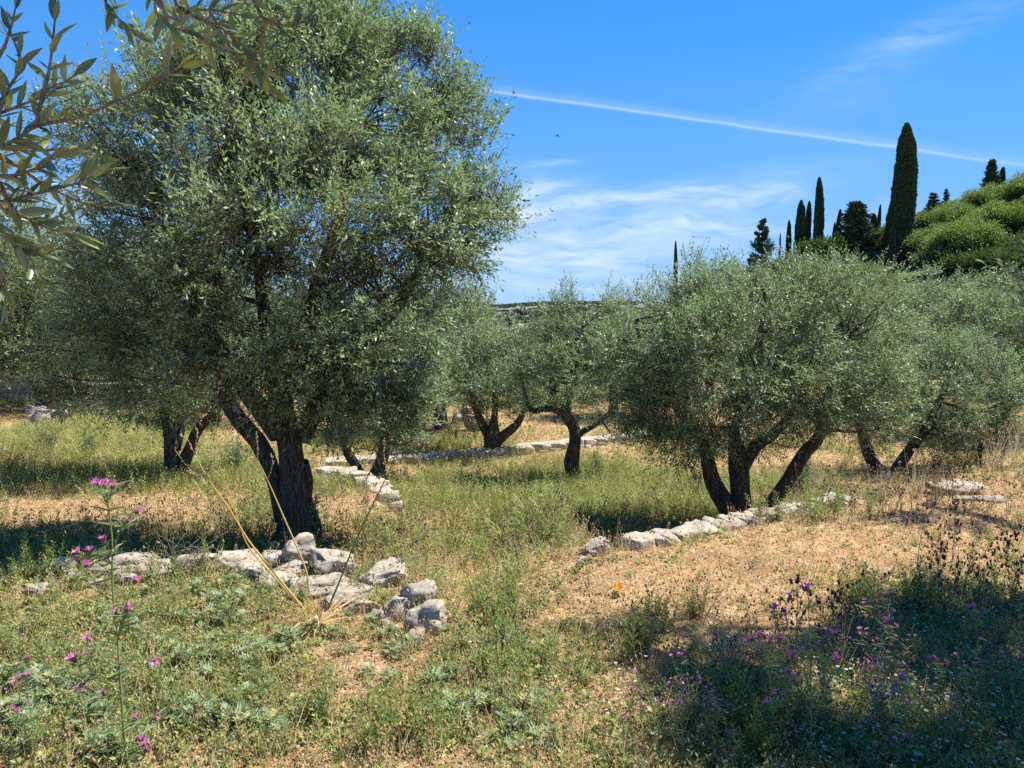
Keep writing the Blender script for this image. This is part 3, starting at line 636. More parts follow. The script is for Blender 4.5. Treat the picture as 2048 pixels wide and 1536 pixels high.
def near_left():
    rng = np.random.default_rng(77)
    b = np.array([-2.3, -1.2, float(H(-2.3, -1.2))]); root = empty('olive_tree', b)
    tag(root, 'close olive whose big leaved branches hang into the upper left of the view', 'olive tree')
    t = [[*b[:2], b[2] - .1, .3], [-2.25, -1.15, .6, .22], [-2.1, -1.0, 1.5, .18], [-1.9, -.7, 2.3, .13], [-1.6, -.3, 2.9, .09]]
    G = Geo(); P = resample(t, 22); V, Fc = tube(P[:, :3] - b, P[:, 3], 14, .15, 3, .1); G.add(V, Fc, (1, 1, 1)); tr = G.make('trunk', M_BARK, root, smooth=True)
    limbs = [[[-1.9, -.7, 2.3, .05], [-1.6, .1, 2.2, .03], [-1.25, .8, 2.05, .014], [*at(-60, 330, 1.15), .008]], [[-1.6, -.3, 2.9, .05], [-1.1, .3, 2.9, .03], [-.75, .8, 2.6, .015], [*at(330, -90, 1.15), .007]], [[-1.6, -.3, 2.9, .05], [-.9, .5, 3.15, .035], [-.2, 1.2, 3.3, .02], [.5, 1.6, 3.3, .01]]]
    for lm in limbs:
        G = Geo(); P = resample(lm, 16); V, Fc = tube(P[:, :3] - b, P[:, 3], 8, .05, 5); G.add(V, Fc, (1, 1, 1)); G.make('limb', M_BARK, tr, smooth=True)
    # twigs: (polyline px,py,dY), leaf pairs, leaf px length
    tw = [([(-60, 330, 0), (0, 296, 0), (41, 273, 0), (72, 253, 0), (147, 236, -.02), (222, 208, -.03), (308, 167, -.04), (362, 132, -.05)], 15, 72),
          ([(72, 253, 0), (82, 205, 0), (99, 137, .02), (110, 40, .03)], 9, 62),
          ([(-60, 330, 0), (0, 352, -.05), (60, 342, -.08), (112, 314, -.1)], 8, 75),
          ([(-60, 330, 0), (-10, 250, .08), (10, 190, .1), (40, 130, .12), (20, 60, .15)], 11, 66),
          ([(-60, 330, 0), (-10, 400, .05), (60, 390, .08), (140, 370, .1), (200, 345, .12)], 13, 66),
          ([(-60, 330, 0), (-30, 420, .0), (10, 470, .02), (60, 510, .04), (110, 500, .05)], 12, 68),
          ([(-30, 420, 0), (-20, 500, -.05), (10, 560, -.06), (10, 600, -.06)], 6, 66),
          ([(0, 296, .1), (60, 300, .15), (130, 300, .2), (190, 310, .22)], 10, 62),
          ([(-60, 330, .1), (20, 430, .25), (90, 440, .28), (150, 420, .3)], 11, 55),
          ([(-60, 200, .2), (0, 110, .2), (20, 60, .2), (30, 20, .2)], 5, 60),
          ([(-60, 330, .0), (-10, 350, .0), (30, 420, .0), (95, 455, .0), (150, 470, .0)], 12, 66),
          ([(-60, 330, .1), (-40, 250, .1), (30, 215, .1), (90, 190, .12), (150, 150, .15)], 12, 60),
          ([(-60, 330, .15), (-20, 300, .15), (60, 350, .18), (150, 400, .2), (210, 410, .2)], 13, 58),
          ([(-30, 420, .1), (20, 480, .1), (70, 540, .1), (90, 560, .1)], 8, 60),
          ([(330, -90, 0), (250, -40, 0), (210, -5, 0), (235, 35, 0), (262, 60, 0)], 9, 60),
          ([(330, -90, 0), (320, 0, 0), (330, 45, 0), (390, 70, .02), (440, 100, .03)], 11, 62),
          ([(330, -90, 0), (350, 0, .05), (385, 30, .05), (450, 60, .05), (500, 110, .06), (540, 170, .07)], 14, 60),
          ([(440, -60, 0), (500, -10, .05), (530, 40, .05), (580, 52, .05), (610, 40, .05)], 10, 55),
          ([(330, -90, 0), (300, -20, .08), (340, 20, .1), (420, 20, .12), (480, 30, .12)], 12, 56),
          ([(440, 60, .1), (470, 110, .12), (500, 140, .14), (560, 145, .15)], 9, 52),
          ([(530, 40, .05), (520, 90, .06), (500, 130, .08)], 6, 52)]
    Y0 = 1.15
    limb_geo = Geo(); LG = Geo(); heads = []
    pal = np.array([(.13, .175, .055), (.17, .21, .08), (.22, .25, .075), (.14, .19, .09), (.11, .15, .06)])
    for rows, pairs, lpx in tw:
        P = resample([[*at(a, c, Y0 + d)] for a, c, d in rows], 24); R = np.linspace(.0036, .0013, 24)
        V, Fc = tube(P - b, R, 6); limb_geo.add(V, Fc, (1, 1, 1))
        T = nrm(np.gradient(P, axis=0)); m = pairs * 2; s = np.repeat(np.linspace(.16, 1, pairs), 2) * 23; i0 = s.astype(int).clip(0, 23)
        base = P[i0]; t_ = T[i0]; side = nrm(np.cross(t_, [0, 1, .2])); up_ = np.cross(side, t_)
        a = np.tile([0, math.pi], pairs) + np.repeat(np.arange(pairs) * 1.57 * .8, 2) + rng.normal(size=m) * .4
        pr = side * np.cos(a)[:, None] + up_ * np.sin(a)[:, None] * .8; an = np.radians(rng.uniform(30, 65, m)); an[-2:] = .25
        D = nrm(t_ * np.cos(an)[:, None] + pr * np.sin(an)[:, None] + rng.normal(size=(m, 3)) * .12)
        Nn = nrm(np.array([0, -.25, 1.0]) + rng.normal(size=(m, 3)) * .75 + pr * -.2); Lf = lpx / F * Y0 * rng.uniform(.6, 1.05, m); Wf = Lf * rng.uniform(.21, .30, m)
        V, Fq, k = big_leaf_batch(rng, base - b, D, Nn, Lf, Wf, rng.uniform(-.15, .2, m)); c = pal[rng.integers(0, 5, m)] * rng.uniform(.8, 1.25, (m, 1)); LG.add(V, Fq, np.repeat(c, k, 0))
    C, O = lobes_to_clumps(rng, [[.05, 1.6, 3.25, .65, .5, .22], [-.55, 1.35, 3.3, .5, .4, .2], [.4, 1.2, 3.4, .4, .4, .2]], 20)  # unseen crown clumps, added overhead to keep the sun off the close leaves
    G2, T2 = foliage(rng, C - b, O, .13, 8, 12, .06, .018, .24); G2.make('crown', M_OLIVE, root); T2.make('twigs', M_TWIG, root)
    limb_geo.make('twigs', M_PALETWIG, root, smooth=True); LG.make('foliage', M_CLOSE, root, smooth=True)
near_left()
# ---------------------------------------------------------------- cypresses, firs and hillside
def leaf_shell(rng, P, Nn, size, pal, up=.8, var=.3, shape=.42):
    n = len(P); D = nrm(Nn * .6 + np.array([0, 0, up]) + rng.normal(size=(n, 3)) * .35)
    V, Fq = leaf_quads(rng, P, D, size * rng.uniform(.6, 1.3, n), size * shape * rng.uniform(.7, 1.2, n), .9); c = leaf_cols(rng, n, pal, var); return V, Fq, np.repeat(c, 4, 0)
CYP = [(.050, .085, .040), (.065, .10, .046), (.040, .070, .036), (.085, .12, .055)]
def cypress(name, label, Hh, Rr, n, seed, lobes=28, group=None, size=.34, flat=.25):
    rng = np.random.default_rng(seed); root = empty(name); tag(root, label, 'cypress', group)
    G = Geo(); V, Fc = tube(resample([[0, 0, -1, Rr * .25], [0, 0, Hh * .2, Rr * .2], [0, 0, Hh * .8, Rr * .08]], 10)[:, :3], np.linspace(Rr * .25, Rr * .07, 10), 10); G.add(V, Fc, (1, 1, 1)); G.make('trunk', M_BARK, root, smooth=True)
    prof = lambda t: Rr * np.interp(t, [0, .06, .25, .5, .75, .9, .96, 1], [.80, .95, 1.0, .93, .78, .58, .38, .08])
    # vertical plumes: elongated lobes hugging the axis
    a = rng.uniform(0, 6.28, lobes); t0 = rng.uniform(0, .9, lobes); G = Geo()
    t = rng.random(n) ** .92; th_ = rng.uniform(0, 6.28, n); bump = np.ones(n)
    for k in range(lobes):
        da = np.angle(np.exp(1j * (th_ - a[k]))); bump += .42 * np.exp(-(da / .38) ** 2 - ((t - t0[k]) / (.035 + .7 / Hh)) ** 2)
    bump = np.minimum(bump, 1.3)
    fine = fbm(th_ * 2.2 + 50, t * Hh, 1.3, seed, 3) - .5
    r = prof(t) * (bump * .70 + fine * .30) * rng.uniform(.80, 1.0, n); lean = flat * Rr * np.sin(t * 3)
    P = np.column_stack([r * np.cos(th_) + lean, r * np.sin(th_), t * Hh]); Nn = np.column_stack([np.cos(th_), np.sin(th_), np.zeros(n)])
    V, Fq, c = leaf_shell(rng, P, Nn, size, CYP, 1.6, .35, .45); G.add(V, Fq, c)
    # solid tube core, added inside to block light, shade put into its dark colour
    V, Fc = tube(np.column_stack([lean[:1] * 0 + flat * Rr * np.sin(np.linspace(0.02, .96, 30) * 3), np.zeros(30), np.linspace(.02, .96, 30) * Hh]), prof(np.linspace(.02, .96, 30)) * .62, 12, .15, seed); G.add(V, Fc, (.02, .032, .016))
    G.make('crown', M_DARK, root); return root
def place(o, px, Y, py_base=None, s=1.0, sxy=None, rz=0, z=None):
    x = (px - 1024) / F * Y; zz = float(H(x, Y)) if z is None else z
    o.location = (x, Y, zz); o.scale = (sxy or s, sxy or s, s); o.rotation_euler = (0, 0, rz)
def place_top(o, px, py_top, Y, Hh, sxy=1.0, rz=0, rmax=None):
    """stand it on the ground, height scaled so that its top reaches the height seen"""
    p = at(px, py_top, Y); z = float(H(p[0], p[1])) - .3; s = (p[2] - z) / Hh
    o.location = (p[0], p[1], z); o.scale = (sxy, sxy, s); o.rotation_euler = (0, 0, rz)
big = cypress('cypress', 'tallest dark cypress, a broad column towering over the hillside', 20, 1.62, 60000, 3, 120, None, .24, .4); place_top(big, 1796, 248, 96, 20, 1.0, 2.8)
big.rotation_euler = (0, math.radians(3.2), 0)
sl = cypress('cypress', 'slim second tallest cypress, rightmost of the close trio on the ridge', 14, .85, 15000, 5, 50, None, .24, .3); place_top(sl, 1638, 357, 104, 14, .88)
def cyp_copy(px, pt, Y, sxy, label, rz=1.0, src=None):
    c = copy_tree(src or sl); c['label'] = label; place_top(c, px, pt, Y, 14, sxy, rz); return c
cyp_copy(1603, 402, 106, .86, 'double topped cypress, leftmost of the close trio on the ridge', 2)
cyp_copy(1608, 412, 107, .5, 'thin cypress leader rising beside the double topped cypress', 4)
cyp_copy(1619, 404, 109, .62, 'middle cypress of the close trio on the ridge', 4)
cyp_copy(1578, 442, 112, .55, 'short narrow cypress left of the close trio', 5)
cyp_copy(1351, 484, 120, .45, 'lone small cypress tip poking over the rounded olive on its left side', 0)
cyp_copy(1681, 420, 112, .6, 'narrow cypress between the trio and the broad fir', 3)
cyp_copy(1670, 446, 110, .38, 'thin short cypress just left of the narrow cypress by the fir', 3.3)
cyp_copy(1761, 410, 118, .40, 'needle thin cypress between the broad fir and the tallest cypress', 2.1)
cyp_copy(1747, 428, 108, .85, 'shaggy mid height cypress right beside the broad fir', 5.1)
cyp_copy(1786, 455, 90, .55, 'young cypress standing against the foot of the tallest cypress', 1.1)
cyp_copy(2007, 335, 118, .75, 'small cypress right of the dark conifer on the hill crest', 1.9)
cyp_copy(1561, 468, 118, .25, 'tiny conifer tip between the spreading fir and the short narrow cypress', 1.9)
cyp_copy(2038, 345, 135, .2, 'tiniest cypress tip at the right end of the hill crest', 1.2)

def fir(label, Hh, Rr, seed, tiers=15, per=11, group=None):
    rng = np.random.default_rng(seed); root = empty('fir_tree'); tag(root, label, 'conifer', group)
    G = Geo(); V, Fc = tube(np.column_stack([np.zeros(8), np.zeros(8), np.linspace(-1, Hh * .97, 8)]), np.linspace(.28, .03, 8), 8); G.add(V, Fc, (1, 1, 1)); G.make('trunk', M_BARK, root, smooth=True)
    G = Geo()
    for k in range(tiers):
        t = .06 + .90 * k / (tiers - 1)
        for q in range(per):
            a = rng.uniform(0, 6.28); ln = Rr * (1 - t) ** .75 * rng.uniform(.6, 1.15) + .15; z0 = Hh * (t + rng.uniform(-.03, .03)); n = int(26 + 60 * ln / Rr)
            s = rng.random(n) ** .7; up_ = rng.uniform(.12, .5)
            P = np.column_stack([np.cos(a) * ln * s, np.sin(a) * ln * s, z0 + up_ * ln * s * s - .12 * ln * s]) + rng.normal(size=(n, 3)) * .14 * (ln / Rr + .3)
            V, Fq, c = leaf_shell(rng, P, np.tile([math.cos(a), math.sin(a), .3], (n, 1)), .42, [(.06, .095, .055), (.08, .12, .065), (.10, .145, .08)], .35, .35, .4); G.add(V, Fq, c)
    G.make('crown', M_DARK, root); return root
def fir_px(o, px, pt, Y, Hh, sxy): place_top(o, px, pt, Y, Hh, sxy)
f1 = fir('broad dark fir right of the cypress trio on the ridge', 10, 2.9, 7, 20, 15); fir_px(f1, 1713, 405, 98, 10, 1.3)
f2 = fir('spreading fir, leftmost conifer on the ridge above the rounded olive', 8, 2.6, 9, 12, 9); fir_px(f2, 1526, 442, 108, 8, .95)
f3 = copy_tree(f2); f3['label'] = 'dark conifer on the slope left of the bright green tree top'; fir_px(f3, 1868, 388, 108, 8, .75); f3.rotation_euler = (0, 0, 2)
f4 = copy_tree(f1); f4['label'] = 'dark conifer standing highest on the hill crest at the right'; fir_px(f4, 1985, 320, 116, 10, .62); f4.rotation_euler = (0, 0, 4)
f5 = copy_tree(f2); f5['label'] = 'small conifer just behind the slope conifer left of the bright green tree'; fir_px(f5, 1893, 380, 118, 8, .4); f5.rotation_euler = (0, 0, 1)

def hill_tree(name, label, seed, R, pal, n=24, size=.36, cat='tree', per=330, thk=.7):
    rng = np.random.default_rng(seed); root = empty(name); tag(root, label, cat)
    G = Geo()
    V, Fc = tube(resample([[0, 0, -1, .3], [.2, 0, R * .5, .2], [-.1, .1, R, .1]], 8)[:, :3], np.linspace(.3, .08, 8), 8); G.add(V, Fc, (1, 1, 1))
    C = []
    for k in range(n):
        d = nrm(rng.normal(size=3)); d[2] = abs(d[2]) * .9 - .1; c = d * R * rng.uniform(.45, .85) * [1, 1, thk] + [0, 0, R * .75]; C.append((c, R * rng.uniform(.22, .38) * (1 if n < 60 else .62)))
        P = resample([[0, 0, R * .3], c * .5 + [0, 0, R * .2], c], 6); V, Fc = tube(P, np.linspace(.12, .03, 6), 5); G.add(V, Fc, (1, 1, 1))
    G.make('trunk', M_BARK, root, smooth=True); G = Geo()
    for c, r in C:
        d = nrm(rng.normal(size=(per, 3))); P = c + d * r * np.where(rng.random((per, 1)) < .3, rng.uniform(1, 1.7, (per, 1)), rng.uniform(.4, 1.1, (per, 1))) * [1.15, 1.15, .8]
        V, Fq, cc = leaf_shell(rng, P, d, size, pal, .5, .25, .55); G.add(V, Fq, cc * rng.uniform(.85, 1.15))
    G.make('crown', M_GREEN, root); return root
BR = [(.15, .215, .075), (.19, .25, .09), (.12, .18, .06), (.23, .28, .11)]
DKG = [(.045, .075, .026), (.06, .09, .032), (.075, .105, .04)]
OLG = [(.13, .16, .08), (.16, .19, .10), (.10, .14, .07)]
def stand(o, px, py_top, Y, Hh, s, rz=0):
    p = at(px, py_top, Y); o.location = (p[0], p[1], p[2] - Hh * s); o.scale = (s, s, s); o.rotation_euler = (0, 0, rz)
b1 = hill_tree('broadleaf_tree', 'large bright green broadleaf tree on the slope right of the tallest cypress', 3, 4.0, BR, 110, .21, 'tree', 210, 1.0)
def hill_put(o, px, Y, s, rz, dz=-.6):
    x = (px - 1024) / F * Y * cp; o.location = (x, Y, float(H(x, Y)) + dz); o.scale = (s * 1.05, s * 1.05, s); o.rotation_euler = (0, 0, rz)
hill_put(b1, 1925, 84, 1.0, .5)
for px, Y, s, rz, l in [(1985, 90, .9, 1.2, 'bright green broadleaf tree right of the largest bright green one'), (1872, 92, .75, 3.0, 'smaller bright green tree against the right flank of the tallest cypress'),
                        (1905, 100, .8, 4.2, 'bright green crown on the slope just under the slope conifer'), (1960, 102, .85, 5.0, 'bright green crown below the crest conifer'), (2035, 100, .9, 2.2, 'bright green crown cut by the right edge under the crest')]:
    c = copy_tree(b1); c['label'] = l; hill_put(c, px, Y, s, rz)
dk = hill_tree('evergreen_oak', 'dark rounded oak bush on the ridge below the slim cypresses', 5, 3.0, DKG, 26, .30, 'tree', 300); dk.location = ((1638 - 1024) / F * 98, 98, at(1638, 474, 98)[2] - 4.2)
dk.scale = (1.1, 1.1, 1)
og = hill_tree('hillside_tree', 'pale olive green tree mixed into the hillside cover', 8, 2.6, OLG, 22, .27, 'tree', 300)
og.location = ((1900 - 1024) / F * 92, 92, float(H((1900 - 1024) / F * 92, 92)) - .3); og['group'] = 'rounded trees covering the hillside'
rng = np.random.default_rng(99); cnt = 0
for k in range(600):
    px = rng.uniform(1500, 2250); Y = rng.uniform(50, 150); x = (px - 1024) / F * Y; z = float(H(x, Y)); py = proj(x, Y, z)[1]
    if 1755 < px < 1850 and Y < 94: continue
    if cnt >= 230: break
    kk = rng.integers(0, 3); src = (og, dk, og)[kk]; c = copy_tree(src); s = rng.uniform(.55, 1.0); c.location = (x, Y, z - .5); c.scale = (s * 1.1, s * 1.1, s); c.rotation_euler = (0, 0, rng.uniform(0, 6))
    tag(c, 'one of the dark oaks mixed into the hillside cover' if src is dk else 'pale olive green tree mixed into the hillside cover', 'tree', 'rounded trees covering the hillside'); cnt += 1
# low scrub that clothes the slope between the trees
rng = np.random.default_rng(12); G = Geo(); n = 5200; px = rng.uniform(1430, 2400, n); Yv = rng.uniform(46, 180, n) ; xx = (px - 1024) / F * Yv; zz = H(xx, Yv)
k_ = fbm(xx, Yv, .06, 3, 3) > .40; xx, Yv, zz = xx[k_], Yv[k_], zz[k_]; n = len(xx); R = rng.uniform(.5, 1.3, n); pc = rng.random(n)
for q in range(34):
    d = nrm(rng.normal(size=(n, 3))); d[:, 2] = abs(d[:, 2]); P = np.column_stack([xx, Yv, zz]) + d * R[:, None] * rng.uniform(.7, 1, (n, 1))
    V, Fq, c = leaf_shell(rng, P, d, .34, OLG + DKG, .5, .3, .55); G.add(V, Fq, c)
tag(G.make('hillside_scrub', M_GREEN), 'grey green scrub covering the hillside slope between the trees', 'scrub', kind='stuff')

# ---------------------------------------------------------------- stones and walls
import bmesh
def stone_mesh(seed, box=.62, amp=.16, cuts=9, cut=(.62, .98)):
    bm = bmesh.new(); bmesh.ops.create_cube(bm, size=2.0); bmesh.ops.subdivide_edges(bm, edges=bm.edges[:], cuts=cuts, use_grid_fill=True)
    rnd = random.Random(seed); planes = [(Vector((rnd.gauss(0, 1), rnd.gauss(0, 1), rnd.gauss(0, .8))).normalized(), rnd.uniform(*cut)) for _ in range(14)]
    for v in bm.verts:
        p = v.co.copy(); s = p.normalized(); p = p * box + s * (1 - box) * 1.25
        for n_, d_ in planes:
            e = p.dot(n_) - d_
            if e > 0: p -= n_ * e * .9
        q = p * 1.3 + Vector((seed * 3.1, 0, 0)); p += s * (mnoise.noise(q) * amp + mnoise.noise(q * 2.7) * amp * .6 - abs(mnoise.noise(q * 5)) * amp * .7 + mnoise.noise(q * 11) * amp * .25); v.co = p * .5
    me = bpy.data.meshes.new('stone'); bm.to_mesh(me); bm.free(); me.materials.append(M_STONE)
    for pq in me.polygons: pq.use_smooth = True
    return me
WM = [stone_mesh(40 + k, .97, .10, 9, (1.02, 1.45)) for k in range(7)]
SM = [stone_mesh(k, .72 if k < 6 else .5, .17 if k < 6 else .24) for k in range(11)]
def stone(name, loc, size, rot, parent=None, k=0):
    o = bpy.data.objects.new(name, SM[k] if k >= 0 else WM[-k - 1]); COL.objects.link(o); o.location = loc; o.scale = size; o.rotation_euler = rot
    if parent: o.parent = parent
    return o
def wall(label, P, depth, th_, seed, cw=.30, ch=.10, courses=True, rise=.0, jit=.25):
    """dry stone wall following rows x y z(top); capstones and courses below"""
    rnd = random.Random(seed); P = [Vector(p) for p in P]; root = empty('dry_stone_wall', P[0]); tag(root, label, 'wall'); cnt = 0
    seg = [(P[i + 1] - P[i]).length for i in range(len(P) - 1)]; tot = sum(seg)
    def pos(s):
        for i, l in enumerate(seg):
            if s <= l or i == len(seg) - 1: return P[i].lerp(P[i + 1], s / l), (P[i + 1] - P[i]).normalized()
            s -= l
    nlev = max(1, int(depth / ch)) if courses else 1
    for lev in range(nlev):
        s = rnd.uniform(0, .1)
        while s < tot and cnt < 98:
            w = cw * rnd.uniform(.55, 1.45) * (1.0 if lev == 0 else .95); p, d = pos(min(tot, s + w / 2)); yaw = math.atan2(d.y, d.x)
            h = ch * rnd.uniform(.8, 1.35); nrm_ = Vector((-d.y, d.x, 0)); p = p + nrm_ * rnd.uniform(-1, 1) * th_ * .10 - P[0]
            p.z += -lev * ch * .95 - h * .35 + rnd.uniform(-.012, .012) + rise
            stone('stone', p, (w * 1.05, th_ * rnd.uniform(.85, 1.15), h * 1.5), (rnd.uniform(-.1, .1), rnd.uniform(-.1, .1), yaw + rnd.uniform(-jit, jit)), root, -1 - rnd.randrange(7) if jit < .3 else rnd.randrange(6)); cnt += 1
            s += w * .98
    return root
def wpt(px, py, z=0.0): p = pl(px, py, z); return (p[0], p[1], z)
wall('neat pale stone retaining wall edging the right terrace below the rounded olive', [wpt(a, b, -.01) for a, b in [(1236, 1098), (1262, 1094), (1350, 1078), (1450, 1054), (1560, 1030), (1640, 1016), (1700, 1006)]], .55, .25, 5, .16, .10, True, .012, .16)
wl = []
for a, b in [(650, 934), (740, 929), (830, 925), (905, 919), (985, 912), (1060, 905), (1130, 896), (1210, 886), (1290, 878)]:
    g = gnd(a, b); wl.append((g[0], g[1], g[2] + .09))
wall('long low pale stone wall crossing the meadow behind the bent olive', wl, .3, .36, 8, .34, .13, True, .02, .2)
wl = []
for a, b in [(628, 944), (680, 948), (720, 958), (752, 975), (776, 1000)]:
    g = pl(a, b, -.72); wl.append((g[0], g[1], -.70))
wall('short curving pale wall below the low twin stemmed olive', wl, .4, .3, 13, .24, .13)
# collapsed wall in the left foreground: bed of stones, its larger stones are things of their own
wl = [wpt(a, b, -.01) for a, b in [(-160, 1166), (0, 1160), (120, 1150), (260, 1146), (380, 1142), (450, 1134), (530, 1124)]]
wall('low tumbled grey stone wall running left from the stone heap along the terrace edge', wl, .35, .26, 21, .20, .09, True, 0, .5)
def rock(px, py, w, h, d, label, k, rz=0, rx=0, name='limestone_boulder', sink=.18, z=None):
    g = gnd(px, py) if z is None else pl(px, py, z); o = stone(name, (g[0], g[1] + d * .3, g[2] + h * (.5 - sink)), (w, d, h), (rx, rx * .6, rz), None, k); return tag(o, label, 'boulder', 'boulders of the collapsed wall')
rock(594, 1126, .25, .15, .22, 'pitted boulder on top of the heap directly in front of the largest olive trunk', 7, .3, 0, 'limestone_boulder', .0, .05)
rock(657, 1162, .29, .20, .26, 'largest rounded grey boulder with a hollow top, right of the leaning yellow stalks', 8, .1)
rock(556, 1136, .24, .10, .2, 'flat wedge stone leaning left on the heap', 1, .6, .25)
rock(482, 1142, .34, .11, .22, 'long dark flat slab left of the heap', 2, .1, .1)
rock(500, 1162, .26, .10, .22, 'pale flat stone with green weeds before it, left of the heap', 3, -.2, .15)
rock(575, 1160, .26, .10, .22, 'cream stone slab in the middle of the heap', 4, .4, -.1)
rock(600, 1193, .24, .13, .2, 'small grey stone touching the lower part of the yellow stalks', 9, .9)
rock(545, 1180, .22, .10, .2, 'small pale stone beside the lower left of the heap', 5, .2)
rock(640, 1192, .40, .09, .26, 'broad crumbly slab under the largest rounded boulder', 0, .1)
rock(770, 1175, .34, .14, .24, 'low weathered stone right of the largest rounded boulder', 6, .4)
rock(835, 1228, .20, .21, .16, 'upright grey boulder leaning at the right end of the collapsed wall', 10, .5, .35)
rock(798, 1243, .20, .17, .16, 'squat stone touching the left side of the upright leaning boulder', 9, .2)
rock(850, 1272, .27, .17, .20, 'low pale boulder in front of the upright leaning boulder', 7, -.3)
rock(700, 1208, .24, .08, .2, 'half buried flat stone between the dry leaf clump and the upright boulder', 3, .7)
rock(1196, 1112, .25, .11, .18, 'pale triangular stone lying left of the end of the neat right wall', 6, .2, name='limestone_boulder')
rock(1080, 1022, .17, .12, .15, 'small white stone half hidden in the meadow grass', 8, .2)
rock(1170, 1130, .11, .06, .1, 'fist sized white stone near the pale triangular stone', 9, .2)
rock(1925, 988, .55, .10, .3, 'long pale slab at the back of the right terrace', 2, .15)
rock(1965, 1003, .45, .05, .10, 'thin pale stone strip in front of the long pale slab', 4, -.35)
rock(925, 848, .7, .5, .5, 'grey rock on the far terrace bank left of the forked olive', 7, .1); rock(955, 862, .8, .5, .5, 'paler rock right of the grey rock on the far bank', 8, .6)
rock(90, 850, .9, .5, .6, 'white rock heap under the far left olive', 9, .2); rock(68, 838, .7, .4, .5, 'second white rock behind the white rock heap at far left', 8, .2)
rock(118, 1150, .22, .10, .18, 'white stone at the left end of the tumbled wall', 5, .2); rock(250, 1152, .45, .13, .25, 'wide grey slab in the tumbled wall under the left tree shade', 0, .1); rock(395, 1150, .30, .13, .22, 'pale ridged stone in the tumbled wall left of the dark slab', 1, .4)
rr_ = random.Random(17)
for k in range(34):
    px = rr_.choice([rr_.uniform(430, 700), rr_.uniform(430, 700), rr_.uniform(680, 880), rr_.uniform(60, 430)]); e_ = np.interp(px, [0, 430, 600, 700, 880], [1156, 1150, 1165, 1190, 1275]); py = e_ + rr_.uniform(-18, 40); w = rr_.uniform(.06, .17)
    rock(px, py, w, w * rr_.uniform(.4, .7), w * rr_.uniform(.6, 1), 'small rubble stone lying among the larger boulders of the collapsed wall', rr_.choice([0, 2, 4, 6, 7, 8, 9, 10]), rr_.uniform(0, 3), rr_.uniform(-.3, .3), 'rubble_stone')['group'] = 'small rubble of the collapsed wall'
# far terrace banks at the left: reddish rough stone walls
def gw(rows, dz):
    o = []
    for a, Y in rows:
        x = (a - 1024) / F * Y; o.append((x, Y, float(H(x, Y + 1)) + dz))
    return o
wall('rough reddish terrace wall far behind at the left', gw([(-60, 22.4), (60, 22.4), (160, 22.4), (280, 22.4), (400, 22.4)], 0.0), .8, .5, 31, .75, .24)

# fence at the right edge
mwood = plain('weathered_wood', (.05, .038, .028), .9)
def box(G, c, sx, sy, sz, R=None):
    v = np.array([[x, y, z] for x in (-.5, .5) for y in (-.5, .5) for z in (-.5, .5)]) * [sx, sy, sz]
    if R is not None: v = v @ R.T
    G.add(v + c, np.array([[0, 1, 3, 2], [4, 6, 7, 5], [0, 4, 5, 1], [2, 3, 7, 6], [0, 2, 6, 4], [1, 5, 7, 3]]), (1, 1, 1))
fr = empty('wooden_fence', g3(8.2, 13.2)); tag(fr, 'dark rustic wooden fence with crooked rails at the right edge under the olives', 'fence')
fo = np.array(fr.location); rnd = random.Random(4)
for k in range(7):
    x = 8.15 + k * .42; G = Geo(); hh = .62 + rnd.uniform(-.08, .08); z = float(H(x, 13.2)); P = np.array([[x, 13.2, z - .1], [x + rnd.uniform(-.03, .03), 13.2, z + hh * .6], [x + rnd.uniform(-.04, .04), 13.2, z + hh]]) - fo
    V, Fc = tube(resample(P, 6), np.full(6, .035 if k % 2 else .045), 7, .15, k); G.add(V, Fc, (1, 1, 1)); G.make('post', mwood, fr, smooth=True)
for zz in (.20, .50):
    G = Geo(); P = [[8.05 + k * .45, 13.16, float(H(8.1 + k * .45, 13.2)) + zz + rnd.uniform(-.03, .03)] for k in range(7)]; V, Fc = tube(resample(np.array(P) - fo, 20), np.full(20, .024), 6, .15, 9); G.add(V, Fc, (1, 1, 1)); G.make('rail', mwood, fr, smooth=True)

# bird in the sky
G = Geo(); bp = at(1115, 272, 60); V, Fc = tube(np.array([[-.16, 0, 0], [-.08, 0, 0], [.02, 0, .01], [.12, 0, .02], [.17, 0, .03]]), np.array([.008, .03, .045, .03, .008]), 8); G.add(V, Fc, (1, 1, 1))
for s in (-1, 1):
    w_ = np.array([[.05, 0, .02], [-.05, 0, .02], [.04, s * .14, .09], [-.05, s * .13, .085], [-.08, s * .34, .03]]); G.add(w_, [np.array([[0, 1, 3, 2]]), np.array([[2, 3, 4]])], (1, 1, 1))
bd = G.make('bird', plain('dark_feather', (.03, .03, .035), .7)); bd.location = bp; bd.rotation_euler = (0, .2, .6); tag(bd, 'tiny dark bird flying alone in the blue sky', 'bird')
